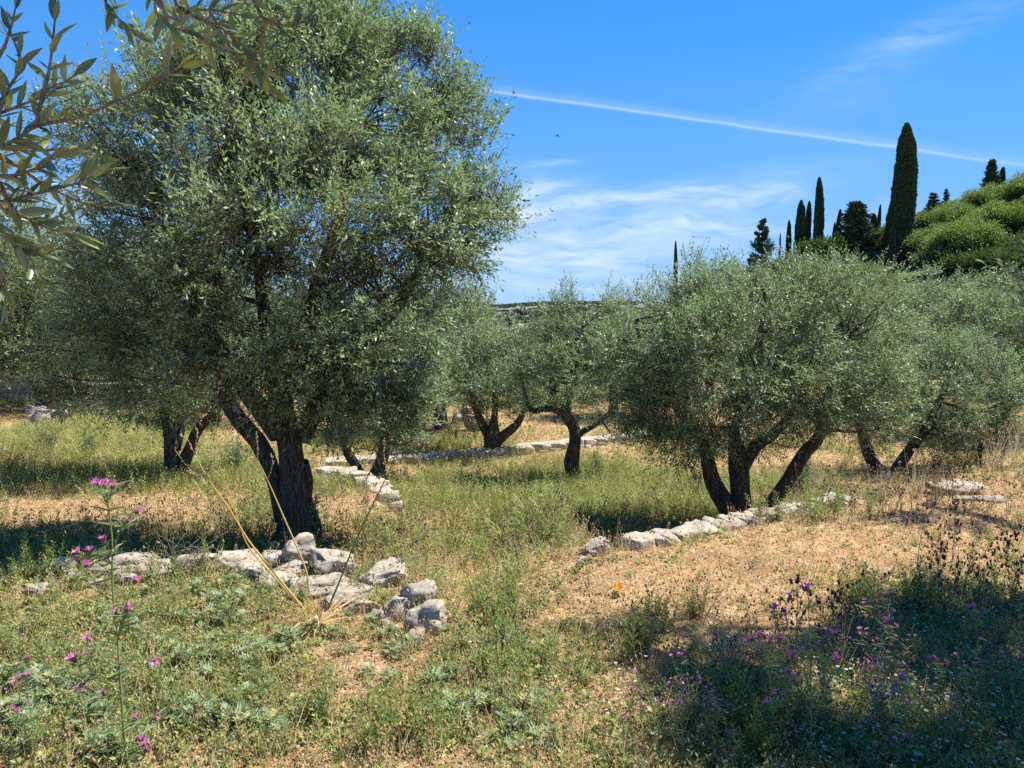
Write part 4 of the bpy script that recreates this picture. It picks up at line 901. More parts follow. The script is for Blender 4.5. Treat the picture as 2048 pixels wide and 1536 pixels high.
# ---------------------------------------------------------------- plant templates (numpy)
def blade(P, D, ln, w, bend, segs=3):
    """one grass blade: returns V, F(tri/quad)"""
    D = np.array(D, float); D /= np.linalg.norm(D); S = np.cross(D, [.3, .7, .2]); S /= np.linalg.norm(S); rows = []
    for k in range(segs): t = k / segs; c = P + D * ln * t + np.array([bend[0], bend[1], -abs(bend[0]) * .3]) * t * t * ln; rows += [c - S * w * .5 * (1 - t * .5), c + S * w * .5 * (1 - t * .5)]
    rows.append(P + D * ln + np.array([bend[0], bend[1], -.25 * (abs(bend[0]) + abs(bend[1]))]) * ln)
    Q = [[2 * k, 2 * k + 1, 2 * k + 3, 2 * k + 2] for k in range(segs - 1)]; T = [[2 * segs - 2, 2 * segs - 1, 2 * segs]]
    return np.array(rows), [np.array(Q), np.array(T)]
def T_tuft(rng, n, h, w, cols, spread=.5, r=.03, bend=.5):
    G = Geo()
    for k in range(n):
        a = rng.uniform(0, 6.28); s = rng.uniform(0, spread); D = [math.cos(a) * s, math.sin(a) * s, 1]; P = np.array([math.cos(a) * r * rng.random(), math.sin(a) * r * rng.random(), -.01])
        V, Fc = blade(P, D, h * rng.uniform(.5, 1.15), w, [math.cos(a) * bend * rng.random(), math.sin(a) * bend * rng.random()]); G.add(V, Fc, np.array(cols[rng.integers(len(cols))]) * rng.uniform(.8, 1.2))
    return G
def T_sprig(rng, h, nleaf, ll, lw, cols, stemc=(.16, .18, .07), stems=1, spread=.25, up=.6, toph=None, headc=None):
    G = Geo()
    for q in range(stems):
        a = rng.uniform(0, 6.28); s = rng.uniform(0, spread) if stems > 1 else rng.uniform(0, .12); D = nrm(np.array([math.cos(a) * s, math.sin(a) * s, 1.])); hh = h * rng.uniform(.6, 1.1)
        P0 = np.array([math.cos(a), math.sin(a), 0]) * s * .15 * h; e = P0 + D * hh; sw_ = .0035 if h > .2 else .0022
        G.add(np.array([P0 + [sw_, 0, -.02], P0 + [-sw_ * .5, sw_ * .87, -.02], P0 + [-sw_ * .5, -sw_ * .87, -.02], e]), np.array([[0, 1, 3], [1, 2, 3], [2, 0, 3]]), stemc)
        m = nleaf; t = np.linspace(.08, 1, m); az = np.arange(m) * 2.4 + rng.uniform(0, 6); ups = rng.uniform(.3, 1.0, m) * up + t * .5
        DD = nrm(np.column_stack([np.cos(az), np.sin(az), ups])); PP = P0 + D * hh * t[:, None]
        V, Fq = leaf_quads(rng, PP, DD, ll * (1.1 - .55 * t) * rng.uniform(.7, 1.2, m), np.full(m, lw), .8); c = leaf_cols(rng, m, cols, .2); G.add(V, Fq, np.repeat(c, 4, 0))
        if headc is not None:
            for z in range(toph or 1):
                c0 = e + rng.normal(size=3) * [.01, .01, .012]; r = rng.uniform(.005, .009); G.add(c0 + np.array([[r, 0, 0], [-r * .5, r * .87, 0], [-r * .5, -r * .87, 0], [0, 0, r * 1.8], [0, 0, -r * 1.2]]), np.array([[0, 1, 3], [1, 2, 3], [2, 0, 3], [1, 0, 4], [2, 1, 4], [0, 2, 4]]), headc)
    return G
def stackG(G): return np.vstack(G.V), [np.vstack(v) for v in G.F.values()], np.vstack(G.C)
def scatter(OG, T, pos, rng, s=(.7, 1.3), tilt=.12, var=.18, tint=None, wide=None):
    V, Fs, C = T; n = len(pos)
    if n == 0: return
    a = rng.uniform(0, 6.28, n); sc = rng.uniform(s[0], s[1], n); ca, sa = np.cos(a), np.sin(a)
    tx, ty = rng.normal(size=n) * tilt, rng.normal(size=n) * tilt
    x = V[None, :, 0] * ca[:, None] - V[None, :, 1] * sa[:, None]; y = V[None, :, 0] * sa[:, None] + V[None, :, 1] * ca[:, None]; z = np.broadcast_to(V[None, :, 2], x.shape)
    if wide is not None: x = x * wide[:, None]; y = y * wide[:, None]
    x = x + z * tx[:, None]; y = y + z * ty[:, None]
    P = np.stack([x, y, z], -1) * sc[:, None, None] + pos[:, None, :]
    c = C[None] * rng.uniform(1 - var, 1 + var, (n, 1, 1))
    if tint is not None: c = c * tint[:, None, :]
    m = len(V); OG.add(P.reshape(-1, 3), [(f[None] + (np.arange(n) * m)[:, None, None]).reshape(-1, f.shape[1]) for f in Fs], np.broadcast_to(c, P.shape).reshape(-1, 3))
def cloud(rng, n, r0, r1, a=1.3, half=41):
    """positions with density ~ r^-a within the field the photograph looks over"""
    u = rng.random(n); e = 2 - a; r = (r0 ** e + u * (r1 ** e - r0 ** e)) ** (1 / e); t = np.radians(rng.uniform(-half, half, n)); x, y = r * np.sin(t), r * np.cos(t); return x, y, r
def on(x, y, dz=0.0): return np.column_stack([x, y, H(x, y) + dz])
def inpx(x, y, cx, cy, rx, ry):
    px, py = proj(x, y, H(x, y)); return np.exp(-((px - cx) / rx) ** 2 - ((py - cy) / ry) ** 2)
rng = np.random.default_rng(2024)
GRN = [(.20, .26, .06), (.25, .30, .08), (.16, .22, .06), (.34, .36, .12), (.28, .28, .12)]
GRN2 = [(.28, .32, .09), (.36, .37, .14), (.23, .29, .08)]
DRY = [(.55, .41, .21), (.49, .35, .17), (.63, .50, .30), (.41, .27, .13), (.46, .40, .18)]
BLUE = [(.22, .29, .20), (.27, .34, .25), (.17, .24, .16), (.24, .30, .18)]
# --- litter: straw, leaf scraps, chips of stone lying on the ground
def litter(name, n, r0, r1, ln, w, cols, label, thr, seed, a=1.35):
    rng = np.random.default_rng(seed); x, y, r = cloud(rng, n, r0, r1, a); g = green(x, y); k = rng.random(n) < thr(g); x, y, r = x[k], y[k], r[k]; n = len(x)
    az = rng.uniform(0, 6.28, n); D = nrm(np.column_stack([np.cos(az), np.sin(az), rng.normal(size=n) * .35])); S = nrm(np.cross(D, rng.normal(size=(n, 3)) * .5 + [0, 0, 1])); f = np.maximum(1, r / 5)
    L_ = ln * rng.uniform(.3, 1.3, n) * f; W_ = w * rng.uniform(.5, 1.5, n) * f; c = on(x, y, .006) + np.column_stack([np.zeros(n), np.zeros(n), rng.random(n) * .012])
    V = np.stack([c - D * L_[:, None] * .5, c + S * W_[:, None] * .5, c + D * L_[:, None] * .5, c - S * W_[:, None] * .5], 1).reshape(-1, 3)
    G = Geo(); G.add(V, np.arange(4 * n).reshape(n, 4), np.repeat(leaf_cols(rng, n, cols, .3), 4, 0)); return tag(G.make(name, M_HERB), label, name.replace('_', ' '), kind='stuff')
litter('dry_litter', 240000, 2.0, 20, .020, .0048, DRY + [(.66, .55, .38), (.30, .19, .10)], 'straw and dead leaf scraps strewn over the orange ground', lambda g: 1 - .6 * g, 1)
litter('dark_litter', 90000, 2.0, 12, .013, .005, [(.16, .09, .05), (.22, .13, .07), (.12, .08, .05)], 'brown dead leaves scattered on the terrace', lambda g: .9 - .3 * g, 2)
# pebbles
G = Geo(); Tm = []
for k in range(4):
    me = SM[6 + k]; bm = bmesh.new(); bmesh.ops.create_icosphere(bm, subdivisions=1, radius=.5)
    for v in bm.verts: v.co *= 1 + .35 * mnoise.noise(v.co * 3 + Vector((k, 0, 0)))
    Tm.append((np.array([v.co[:] for v in bm.verts]) * [1, .8, .55], [np.array([[q.index for q in f.verts] for f in bm.faces])], np.ones((len(bm.verts), 3)))); bm.free()
for k in range(4):
    x, y, r = cloud(rng, 4600, 2.0, 14, 1.4); w = .15 + 1.2 * inpx(x, y, 720, 1330, 160, 130) + .8 * inpx(x, y, 1200, 1400, 200, 150) + .5 * inpx(x, y, 1250, 1250, 200, 90); kk = rng.random(len(x)) < w * (1.1 - green(x, y)); x, y = x[kk], y[kk]
    s = rng.random(len(x)) ** 3; scatter(G, Tm[k], on(x, y, .0), rng, (.008, .030), .0, .25, np.array([(.62, .52, .38)]) * rng.uniform(.75, 1.2, (len(x), 1)))
tag(G.make('pebbles', M_HERB, smooth=False), 'small pale stone chips scattered on the bare ground', 'pebbles', kind='stuff')

# --- green ground cover
G = Geo(); tuf = [stackG(T_tuft(rng, 7, .11, .0045, GRN, .8, .03)) for _ in range(4)]
spr = [stackG(T_sprig(rng, h, 11, .034, .008, GRN + BLUE[:1], stems=2, spread=.7)) for h in (.07, .10, .13, .16)]
low = [stackG(T_sprig(rng, .035, 10, .035, .014, GRN2 + GRN, stems=1, up=.3)) for _ in range(3)]
for T in tuf: x, y, r = cloud(rng, 6500, 2.0, 16, 1.35); k = rng.random(len(x)) < green(x, y) ** 1.4; scatter(G, T, on(x[k], y[k]), rng, (.5, 1.1), .2)
for T in spr: x, y, r = cloud(rng, 5200, 2.0, 15, 1.3); k = rng.random(len(x)) < green(x, y) ** 1.6; scatter(G, T, on(x[k], y[k]), rng, (.5, 1.15), .25)
for T in low: x, y, r = cloud(rng, 11000, 2.0, 14, 1.45); k = rng.random(len(x)) < green(x, y) * .9 + .06; scatter(G, T, on(x[k], y[k]), rng, (.5, 1.3), .3)
tag(G.make('green_grass', M_HERB), 'low green grass and weeds covering the terraces', 'grass', kind='stuff')
# --- meadow further out: taller, coarser
G = Geo(); med = [stackG(T_tuft(rng, 8, .26, .010, GRN2 + [(.40, .38, .17)], .45, .06, .35)) for _ in range(3)] + [stackG(T_sprig(rng, .30, 12, .06, .015, GRN2, stems=2, spread=.4)) for _ in range(3)]
for T in med:
    x, y, r = cloud(rng, 15000, 6.0, 36, 1.0); b_ = np.interp(x, ep[:, 0], ep[:, 1]); k = (rng.random(len(x)) < green(x, y) ** 1.3 * .9) & (y > b_ + .15); x, y, r = x[k], y[k], r[k]; scatter(G, T, on(x, y), rng, (.45, 1.05), .15, .2, None, np.maximum(1, r / 14))
tag(G.make('meadow_grass', M_HERB), 'taller soft green meadow grass between the olive trees', 'grass', kind='stuff')
# --- dry grass
G = Geo(); dt = [stackG(T_tuft(rng, 6, .12, .003, DRY, .8, .03)) for _ in range(3)] + [stackG(T_sprig(rng, .2, 5, .02, .004, DRY, stemc=(.45, .34, .18), stems=3, spread=.6, headc=(.40, .27, .14))) for _ in range(3)]
for q, T in enumerate(dt): x, y, r = cloud(rng, 7500, 2.0, 26, 1.25); k = rng.random(len(x)) < .75 - .4 * green(x, y); x, y, r = x[k], y[k], r[k]; scatter(G, T, on(x, y), rng, (.4, 1.0), .25, .2, None, np.maximum(1, r / 7))
tag(G.make('dry_grass', M_HERB), 'thin straw coloured dry grass over the orange terraces', 'grass', kind='stuff')
# --- dark seed stalks in bands
G = Geo(); ds = [stackG(T_sprig(rng, h, 7, .03, .005, [(.16, .13, .07), (.14, .15, .07)], stemc=(.17, .14, .08), stems=3, spread=.45, toph=3, headc=(.15, .09, .08))) for h in (.22, .28, .34)]
for T in ds:
    x, y, r = cloud(rng, 4200, 2.2, 13, 1.0); w = inpx(x, y, 350, 1075, 260, 40) + inpx(x, y, 760, 1090, 120, 60) * .7 + inpx(x, y, 1960, 1200, 120, 40) * .7 + inpx(x, y, 1680, 1340, 200, 45) * .5 + inpx(x, y, 1000, 1080, 200, 50) * .4 + inpx(x, y, 1800, 1000, 200, 30) * .8 + inpx(x, y, 880, 860, 60, 12) + inpx(x, y, 1350, 1010, 200, 40) * .4
    k = rng.random(len(x)) < w * .75; scatter(G, T, on(x[k], y[k]), rng, (.55, 1.1), .12)
tag(G.make('seed_stalks', M_HERB), 'dark thin seed stalks standing in bands among the grass', 'weeds', kind='stuff')
# --- purple haze of knapweed in the distance
G = Geo(); pk = [stackG(T_sprig(rng, h, 6, .035, .006, [(.30, .26, .17), (.26, .26, .14)], stemc=(.30, .25, .15), stems=4, spread=.5, toph=3, headc=(.42, .27, .27))) for h in (.35, .42)]
for T in pk:
    x, y, r = cloud(rng, 5000, 6, 30, .6); w = inpx(x, y, 1960, 925, 140, 22) + inpx(x, y, 1640, 1000, 60, 14) * .5 + inpx(x, y, 1780, 985, 100, 16) * .6; k = rng.random(len(x)) < w * .8; scatter(G, T, on(x[k], y[k]), rng, (.7, 1.2), .12)
tag(G.make('knapweed_heads', M_HERB), 'band of pinkish brown seed heads at the back of the right terrace', 'weeds', kind='stuff')
G = Geo(); pk = [stackG(T_sprig(rng, .35, 6, .04, .01, GRN, stems=4, spread=.5, toph=3, headc=(.38, .12, .42))) for _ in range(2)]
for T in pk:
    x, y, r = cloud(rng, 7000, 12, 30, .6); w = inpx(x, y, 90, 805, 160, 10) + inpx(x, y, 230, 835, 90, 14) + inpx(x, y, 500, 860, 80, 14) * .4; k = rng.random(len(x)) < w * .8; scatter(G, T, on(x[k], y[k]), rng, (.8, 1.5), .12)
tag(G.make('purple_flowers', M_PETAL), 'haze of purple flowers on the far left bank', 'flowers', kind='stuff')
# --- daisies and small yellow flowers
def T_flower(rng, h, r, pet, cen, n=9):
    G = Geo(); t = rng.normal(size=2) * .25; e = np.array([t[0] * h, t[1] * h, h]); G.add(np.array([[.001, 0, 0], [-.001, .001, 0], [-.001, -.001, 0], e]), np.array([[0, 1, 3], [1, 2, 3], [2, 0, 3]]), (.15, .2, .07))
    for k in range(n):
        a = k / n * 6.28; D = np.array([math.cos(a), math.sin(a), .1]); S = np.array([-math.sin(a), math.cos(a), 0]); G.add(np.array([e + D * r * .2, e + D * r * .7 + S * r * .2, e + D * r, e + D * r * .7 - S * r * .2]), np.array([[0, 1, 2, 3]]), pet)
    a = np.arange(6) / 6 * 6.28; c = np.column_stack([np.cos(a) * r * .32, np.sin(a) * r * .32, np.full(6, .001)]) + e; G.add(np.vstack([c, e + [0, 0, r * .25]]), np.array([[k, (k + 1) % 6, 6] for k in range(6)]), cen); return stackG(G)
G = Geo()
for k in range(3):
    T = T_flower(rng, .08, .0075, (.80, .80, .76), (.7, .5, .05)); x, y, r = cloud(rng, 4200, 2.0, 6, 1.0); w = inpx(x, y, 1780, 1450, 330, 110) * .9 + inpx(x, y, 1850, 1260, 120, 40) * .9 + inpx(x, y, 1300, 1300, 250, 100) * .02; kk = rng.random(len(x)) < w; scatter(G, T, on(x[kk], y[kk]), rng, (.6, 1.2), .2, .05)
tag(G.make('daisies', M_PETAL), 'small white daisies carpeting the shaded lower right ground', 'flowers', kind='stuff')
G = Geo()
for k in range(3):
    T = T_flower(rng, .06, .007, (.75, .55, .04), (.7, .45, .03), 6); x, y, r = cloud(rng, 3600, 2.0, 9, 1.2); w = .12 + inpx(x, y, 1820, 1260, 220, 60) * .9; kk = rng.random(len(x)) < w * (.2 + green(x, y)); scatter(G, T, on(x[kk], y[kk]), rng, (.5, 1.2), .2, .05)
tag(G.make('yellow_flowers', M_PETAL), 'tiny yellow flowers dotted through the low weeds', 'flowers', kind='stuff')

# ---------------------------------------------------------------- knapweed / thistle plants with flower heads
def head_mesh(seed, petal, bulb, sz=1.0, shut=False):
    rng = np.random.default_rng(seed); G = Geo(); r = .0065 * sz; V, Fc = tube(np.array([[0, 0, 0], [0, 0, .004], [0, 0, .010], [0, 0, .015], [0, 0, .018]]) * sz, np.array([.3, .85, 1, .75, .45]) * r, 7, .15, seed); G.add(V, Fc, bulb)
    n = 16 if not shut else 7
    for k in range(n):
        a = rng.uniform(0, 6.28); sp_ = rng.uniform(.15, .95) if not shut else rng.uniform(.2, .7); D = nrm(np.array([math.cos(a) * sp_, math.sin(a) * sp_, 1.])); P = np.array([math.cos(a) * r * .3, math.sin(a) * r * .3, .016 * sz]); V, Fc = blade(P, D, .016 * sz * rng.uniform(.7, 1.2), .0042 * sz, [math.cos(a) * .3, math.sin(a) * .3], 2); G.add(V, Fc, np.array(petal) * rng.uniform(.75, 1.3))
    for k in range(6):
        a = k * 1.05 + rng.uniform(0, .4); D = np.array([math.cos(a), math.sin(a), rng.uniform(-.1, .7)]); V, Fc = blade(np.array([0, 0, .003 * sz]), D, .013 * sz, .003 * sz, [0, 0], 2); G.add(V, Fc, (.30, .36, .16) if not shut else (.12, .08, .08))
    o = G.make('flower_head', M_PETAL, None, False, False); me = o.data; bpy.data.objects.remove(o); return me
HP = [head_mesh(k, (.74, .22, .55), (.20, .14, .10), 1.25) for k in range(3)]
HD = [head_mesh(10 + k, (.13, .035, .10), (.075, .045, .045), 1.3, True) for k in range(3)]
def thistle(name, h, nb, heads, seed, stemc=(.26, .31, .13), leafc=None, nleaf=16, ll=.07, r=.0032, paths=None, hs=1.0, lw=.009):
    """paths: optional list of explicit polylines (local); else random branching"""
    rng = np.random.default_rng(seed); root = empty(name); G = Geo(); tips = []
    leafc = leafc or [(.24, .31, .14), (.30, .36, .18), (.2, .27, .13)]
    if paths is None:
        ln = rng.normal(size=2) * .07; main = np.array([[0, 0, -.03], [ln[0] * h * .3, ln[1] * h * .3, h * .35], [ln[0] * h, ln[1] * h * .6, h * .7], [ln[0] * h * 1.6, ln[1] * h, h]]); paths = [main]
        for k in range(nb):
            t = rng.uniform(.28, .88); M_ = resample(main, 30); p = M_[int(t * 29)]; a = rng.uniform(0, 6.28); l = h * rng.uniform(.18, .42) * (1.15 - t * .6); d = np.array([math.cos(a), math.sin(a), 0]); paths.append(np.array([p, p + d * l * .3 + [0, 0, l * .35], p + d * l * .55 + [0, 0, l * .95]]))
    for q, pth in enumerate(paths):
        P = resample(pth, 22 if q == 0 else 9); rr_ = r if q == 0 else r * .55; V, Fc = tube(P, np.linspace(rr_, rr_ * .45, len(P)), 5); G.add(V, Fc, stemc); tips.append((P[-1], nrm(P[-1] - P[-2])))
        m = nleaf if q == 0 else max(2, nleaf // 4); idx = rng.integers(1, len(P) - 1, m)
        for i in idx:
            a = rng.uniform(0, 6.28); D = np.array([math.cos(a), math.sin(a), rng.uniform(.1, .9)]); V, Fc = blade(P[i], D, ll * rng.uniform(.4, 1.1), lw, [math.cos(a) * .4, math.sin(a) * .4], 3); G.add(V, Fc, np.array(leafc[rng.integers(len(leafc))]) * rng.uniform(.8, 1.2))
            if ll > .04:
                for z in range(2): # spiny side lobes
                    V, Fc = blade(P[i] + D * ll * .2 * (z + 1), D + rng.normal(size=3) * .9, ll * .25, lw * .5, [0, 0], 2); G.add(V, Fc, np.array(leafc[0]))
    G.make('stem', M_HERB, root)
    for (p, d) in tips:
        for z in range(1 if rng.random() < .5 else 2):
            o = bpy.data.objects.new('flower_head', heads[rng.integers(len(heads))]); COL.objects.link(o); o.parent = root; dd = Vector(d + rng.normal(size=3) * .45 * (z > 0)); o.rotation_euler = dd.to_track_quat('Z', 'Y').to_euler(); o.location = p + (np.array(dd) * .006 if z else 0); o.scale = (hs,) * 3
    return root
# the tall one at the left
Y0 = 2.55; gb = gnd(262, 1534); base = at(262, 1575, Y0); base[2] = H(base[0], base[1])
def lp(rows): return np.array([at(a, b, Y0 + c) - base for a, b, c in rows])
paths = [np.vstack([[0, 0, -.02], lp([(250, 1490, 0), (238, 1330, 0), (235, 1270, .01), (225, 1180, .02), (224, 1080, .02), (215, 1000, .02), (211, 978, .02)])]),
         lp([(219, 1000, .02), (222, 988, .0), (224, 978, -.01)]), lp([(217, 1010, .02), (205, 990, .03), (200, 976, .04)]),
         lp([(224, 1110, .02), (240, 1060, 0), (251, 1046, -.01)]), lp([(240, 1060, 0), (258, 1036, -.04), (270, 1027, -.05)]), lp([(224, 1130, .02), (212, 1110, 0), (208, 1090, 0)]),
         lp([(225, 1150, .02), (190, 1120, .03), (166, 1116, .04)]), lp([(190, 1120, .03), (180, 1118, .0), (178, 1112, 0)]), lp([(226, 1200, .02), (180, 1170, .05), (174, 1138, .06)]), lp([(236, 1270, .01), (255, 1200, -.03), (268, 1168, -.04)]),
         lp([(236, 1280, .01), (242, 1250, -.03), (236, 1232, -.04)]), lp([(242, 1250, -.03), (248, 1235, -.05), (252, 1228, -.05)]), lp([(238, 1340, 0), (200, 1310, .05), (181, 1284, .06)]),
         lp([(236, 1360, .0), (190, 1350, -.04), (168, 1366, -.05)]), lp([(238, 1390, 0), (215, 1400, -.05), (210, 1392, -.06)]), lp([(238, 1350, 0), (270, 1330, -.05), (302, 1322, -.06)]), lp([(205, 1380, .05), (160, 1340, .05), (152, 1326, .05)]),
         lp([(245, 1460, 0), (262, 1450, -.04), (268, 1440, -.05)]), lp([(262, 1450, -.04), (290, 1448, -.08), (303, 1440, -.08)]), lp([(250, 1500, 0), (262, 1488, -.05), (272, 1480, -.06)]), lp([(254, 1520, 0), (282, 1520, -.05), (290, 1505, -.06)])]
tl_ = thistle('knapweed_plant', 1, 0, HP, 5, paths=paths, nleaf=40, ll=.07, r=.0052, hs=.9); tl_.location = base; tag(tl_, 'tallest pink flowered knapweed, its single stem crossing the left foreground', 'wildflower')
# templates
TP = [thistle('knapweed_plant', .5, 5, HP, 20 + k, hs=.85) for k in range(3)]; TD = [thistle('knapweed_plant', .5, 7, HD, 30 + k, stemc=(.15, .15, .08), leafc=[(.13, .15, .08), (.18, .19, .10)], nleaf=8, ll=.035, r=.0028) for k in range(3)]
fu = set()
def put_th(T, k, px, py, h, label, group=None, rz=0, s=1.0):
    T0 = T[k % 3]; o = T0 if id(T0) not in fu else copy_tree(T0); fu.add(id(T0)); g = gnd(px, py); o.location = (g[0], g[1], g[2]); o.scale = (h / .5 * s, h / .5 * s, h / .5); o.rotation_euler = (0, 0, rz); tag(o, label, 'wildflower', group)
    if not group and 'group' in o: del o['group']
    return o
put_th(TP, 0, 1622, 1534, .62, 'tallest sunlit pink knapweed standing in front of the lower right shade', s=.8)
put_th(TP, 1, 1548, 1515, .44, 'pink knapweed just left of the tallest sunlit one', rz=2)
put_th(TP, 2, 1790, 1560, .30, 'short sunlit pink knapweed at the bottom edge in the dark shade', rz=1)
put_th(TD, 0, 1592, 1320, .36, 'tallest clump of dark purple seed heads before the orange terrace', rz=1)
put_th(TD, 1, 1654, 1330, .34, 'dark seed headed stalk right of the tallest dark clump', rz=2)
put_th(TD, 2, 1552, 1300, .26, 'thin dark seed stalk left of the tallest dark clump', rz=3)
rng = np.random.default_rng(6)
def many(T, n, cx, cy, rx, ry, h0, h1, label, group):
    for k in range(n):
        px = cx + rng.uniform(-1, 1) * rx; py = cy + rng.uniform(-1, 1) * ry; put_th(T, int(rng.integers(0, 3)), px, py, rng.uniform(h0, h1), label, group, rng.uniform(0, 6))
many(TP, 26, 1580, 1440, 220, 90, .16, .34, 'pink knapweed in the crowd around the tallest sunlit knapweed', 'pink knapweeds at the lower right')
many(TP, 14, 1860, 1400, 190, 110, .16, .3, 'shaded pink knapweed rising from the dark daisy carpet', 'shaded knapweeds at the right')
many(TP, 10, 1330, 1480, 90, 50, .12, .24, 'small pink knapweed on bare ground left of the lower right shade', 'small pink knapweeds near the bottom')
many(TP, 9, 130, 1450, 130, 70, .14, .28, 'small pink knapweed left of the tallest knapweed stem', 'pink knapweeds at the lower left')
many(TD, 14, 1660, 1310, 130, 40, .14, .28, 'dark seed head stalk between orange terrace and shade', 'dark seed stalks at the shade edge')
many(TD, 14, 1960, 1210, 100, 40, .2, .34, 'dark seed head stalk at the right edge before the orange terrace', 'dark seed stalks at the right edge')
many(TD, 5, 1850, 1130, 60, 40, .25, .4, 'thin lone dark stalk standing on the orange terrace', 'lone stalks on the orange terrace')
many(TP, 3, 622, 1085, 14, 8, .34, .44, 'pink knapweed beside the foot of the largest olive trunk', 'knapweeds at the largest trunk')
many(TP, 4, 700, 1010, 60, 50, .25, .35, 'pale pink knapweed between the largest trunk and the short wall', 'knapweeds by the short wall')

# ---------------------------------------------------------------- leafy weeds and blue green eryngo
def one(G, name, label, cat, group=None, m=None):
    o = G.make(name, m or M_HERB); tag(o, label, cat, group); return o
def eryngo(seed):
    rng = np.random.default_rng(seed); G = Geo()
    for q in range(rng.integers(3, 6)):
        a0 = rng.uniform(0, 6.28); hh = rng.uniform(.03, .11); off = np.array([math.cos(a0), math.sin(a0), 0]) * rng.uniform(0, .08); top = off + [rng.normal() * .02, rng.normal() * .02, hh]
        V, Fc = tube(np.array([off * .4 + [0, 0, -.01], (off + top) / 2, top]), np.array([.003, .003, .002]), 5); G.add(V, Fc, (.40, .42, .28))
        for z in range(6):
            a = z * 1.1 + rng.uniform(0, .6); b0 = off * .6 + (top - off * .6) * rng.uniform(.3, 1.0); L_ = rng.uniform(.045, .095); D = nrm(np.array([math.cos(a), math.sin(a), rng.uniform(-.1, .8)])); S = nrm(np.cross(D, [0, 0, 1]) + rng.normal(size=3) * .3); U = np.cross(S, D); c = np.array([(.20, .28, .15), (.25, .33, .19), (.20, .28, .10), (.30, .35, .20), (.34, .33, .14)][rng.integers(5)]) * rng.uniform(.7, 1.25)
            for t, wf in ((.25, .34), (.5, .52), (.75, .40)):
                p = b0 + D * L_ * t + U * L_ * .10 * math.sin(t * 3); w = L_ * wf
                for sg in (-1, 1):
                    up_ = U * w * rng.uniform(-.1, .45); tip = p + (S * sg * .9 + D * .55) * w + up_; m1 = p + (S * sg * .5 + D * .05) * w + up_ * .3; m2 = p + (S * sg * .35 + D * .45) * w + up_ * .5
                    G.add(np.array([p - D * L_ * .05, m1, tip, m2, p + D * L_ * .10]), [np.array([[0, 1, 3, 4]]), np.array([[1, 2, 3]])], c * rng.uniform(.9, 1.1))
                    t2 = m1 + (S * sg - D * .25) * w * .35; G.add(np.array([p, m1, t2]), np.array([[0, 1, 2]]), c)
            V, Fc = blade(b0, D, L_ * 1.2, .013, [0, 0], 3); G.add(V, Fc, c * 1.2)
    return G
EG = [one(eryngo(60 + k), 'eryngo_plant', 'x', 'plant') for k in range(4)]
def bush(seed, h, stems, nleaf, ll, lw, cols):
    rng = np.random.default_rng(seed); return T_sprig(rng, h, nleaf, ll, lw, cols, stems=stems, spread=.75, up=.7)
WD = [one(bush(80 + k, .2 + .04 * k, 6, 26, .045, .0075, GRN[:3]), 'leafy_weed', 'x', 'plant') for k in range(3)]
us = set()
def put_o(T, k, px, py, s, label, group=None, rz=0, cat='plant'):
    T0 = T[k % len(T)]; o = T0 if id(T0) not in us else T0.copy()
    if id(T0) in us: COL.objects.link(o)
    us.add(id(T0)); g = gnd(px, py); o.location = tuple(g); o.scale = (s, s, s); o.rotation_euler = (0, 0, rz); tag(o, label, cat, group)
    if not group and 'group' in o: del o['group']
    return o
def zone(T, n, cx, cy, rx, ry, s0, s1, label, group, clus=5):
    c = [(cx + rng.uniform(-1, 1) * rx, cy + rng.uniform(-1, 1) * ry) for _ in range(clus)]
    for k in range(n):
        a = c[rng.integers(clus)]; px = np.clip(a[0] + rng.normal() * rx * .42, cx - rx * 1.1, cx + rx * 1.1); py = np.clip(a[1] + rng.normal() * ry * .42, cy - ry * 1.1, min(1600, cy + ry * 1.1)); put_o(T, int(rng.integers(0, len(T))), px, py, rng.uniform(s0, s1), label, group, rng.uniform(0, 6))
zone(EG, 34, 330, 1260, 230, 75, .4, .85, 'blue green spiny eryngo tuft between the tumbled wall and the tall pink knapweed', 'eryngo before the tumbled wall', 8)
zone(EG, 22, 110, 1450, 150, 70, .45, .9, 'blue green spiny eryngo tuft in the bottom left corner', 'eryngo at the bottom left', 6)
zone(EG, 16, 740, 1300, 100, 60, .35, .75, 'blue green spiny eryngo tuft around the dry leaf clump and bare chips', 'eryngo by the dry leaf clump', 5)
zone(EG, 18, 480, 1440, 150, 70, .4, .85, 'blue green spiny eryngo tuft right of the tall knapweed stem near the bottom', 'eryngo at the lower centre left', 5)
zone(EG, 18, 960, 1420, 110, 80, .35, .8, 'blue green spiny eryngo tuft in the bottom centre', 'eryngo at the bottom centre', 5)
WF = [one(bush(180 + k, .13 + .03 * k, 7, 30, .030, .0045, [(.24, .31, .10), (.30, .36, .13), (.20, .27, .10)]), 'feathery_weed', 'x', 'plant') for k in range(3)]
zone(WF, 34, 300, 1270, 280, 90, .6, 1.2, 'fine feathery yellow green weed between the eryngo tufts in the left foreground', 'feathery weeds at the left', 10)
zone(WF, 22, 420, 1460, 320, 60, .6, 1.1, 'fine feathery yellow green weed along the bottom left', 'feathery weeds at the bottom', 8)
zone(WF, 16, 1020, 1340, 130, 110, .6, 1.1, 'fine feathery weed on the central slope', 'feathery weeds on the central slope', 6)
zone(WF, 10, 760, 1110, 70, 50, 1.0, 1.7, 'fine feathery weed right of the largest trunk', 'feathery weeds by the largest trunk', 4)
zone(WD, 12, 1010, 1290, 110, 70, .6, 1.0, 'upright green weed in the slope below the meadow', 'weeds on the central slope', 4)
zone(WD, 12, 700, 1440, 160, 70, .6, 1.0, 'upright green weed near the bottom centre left', 'weeds at the bottom', 4)
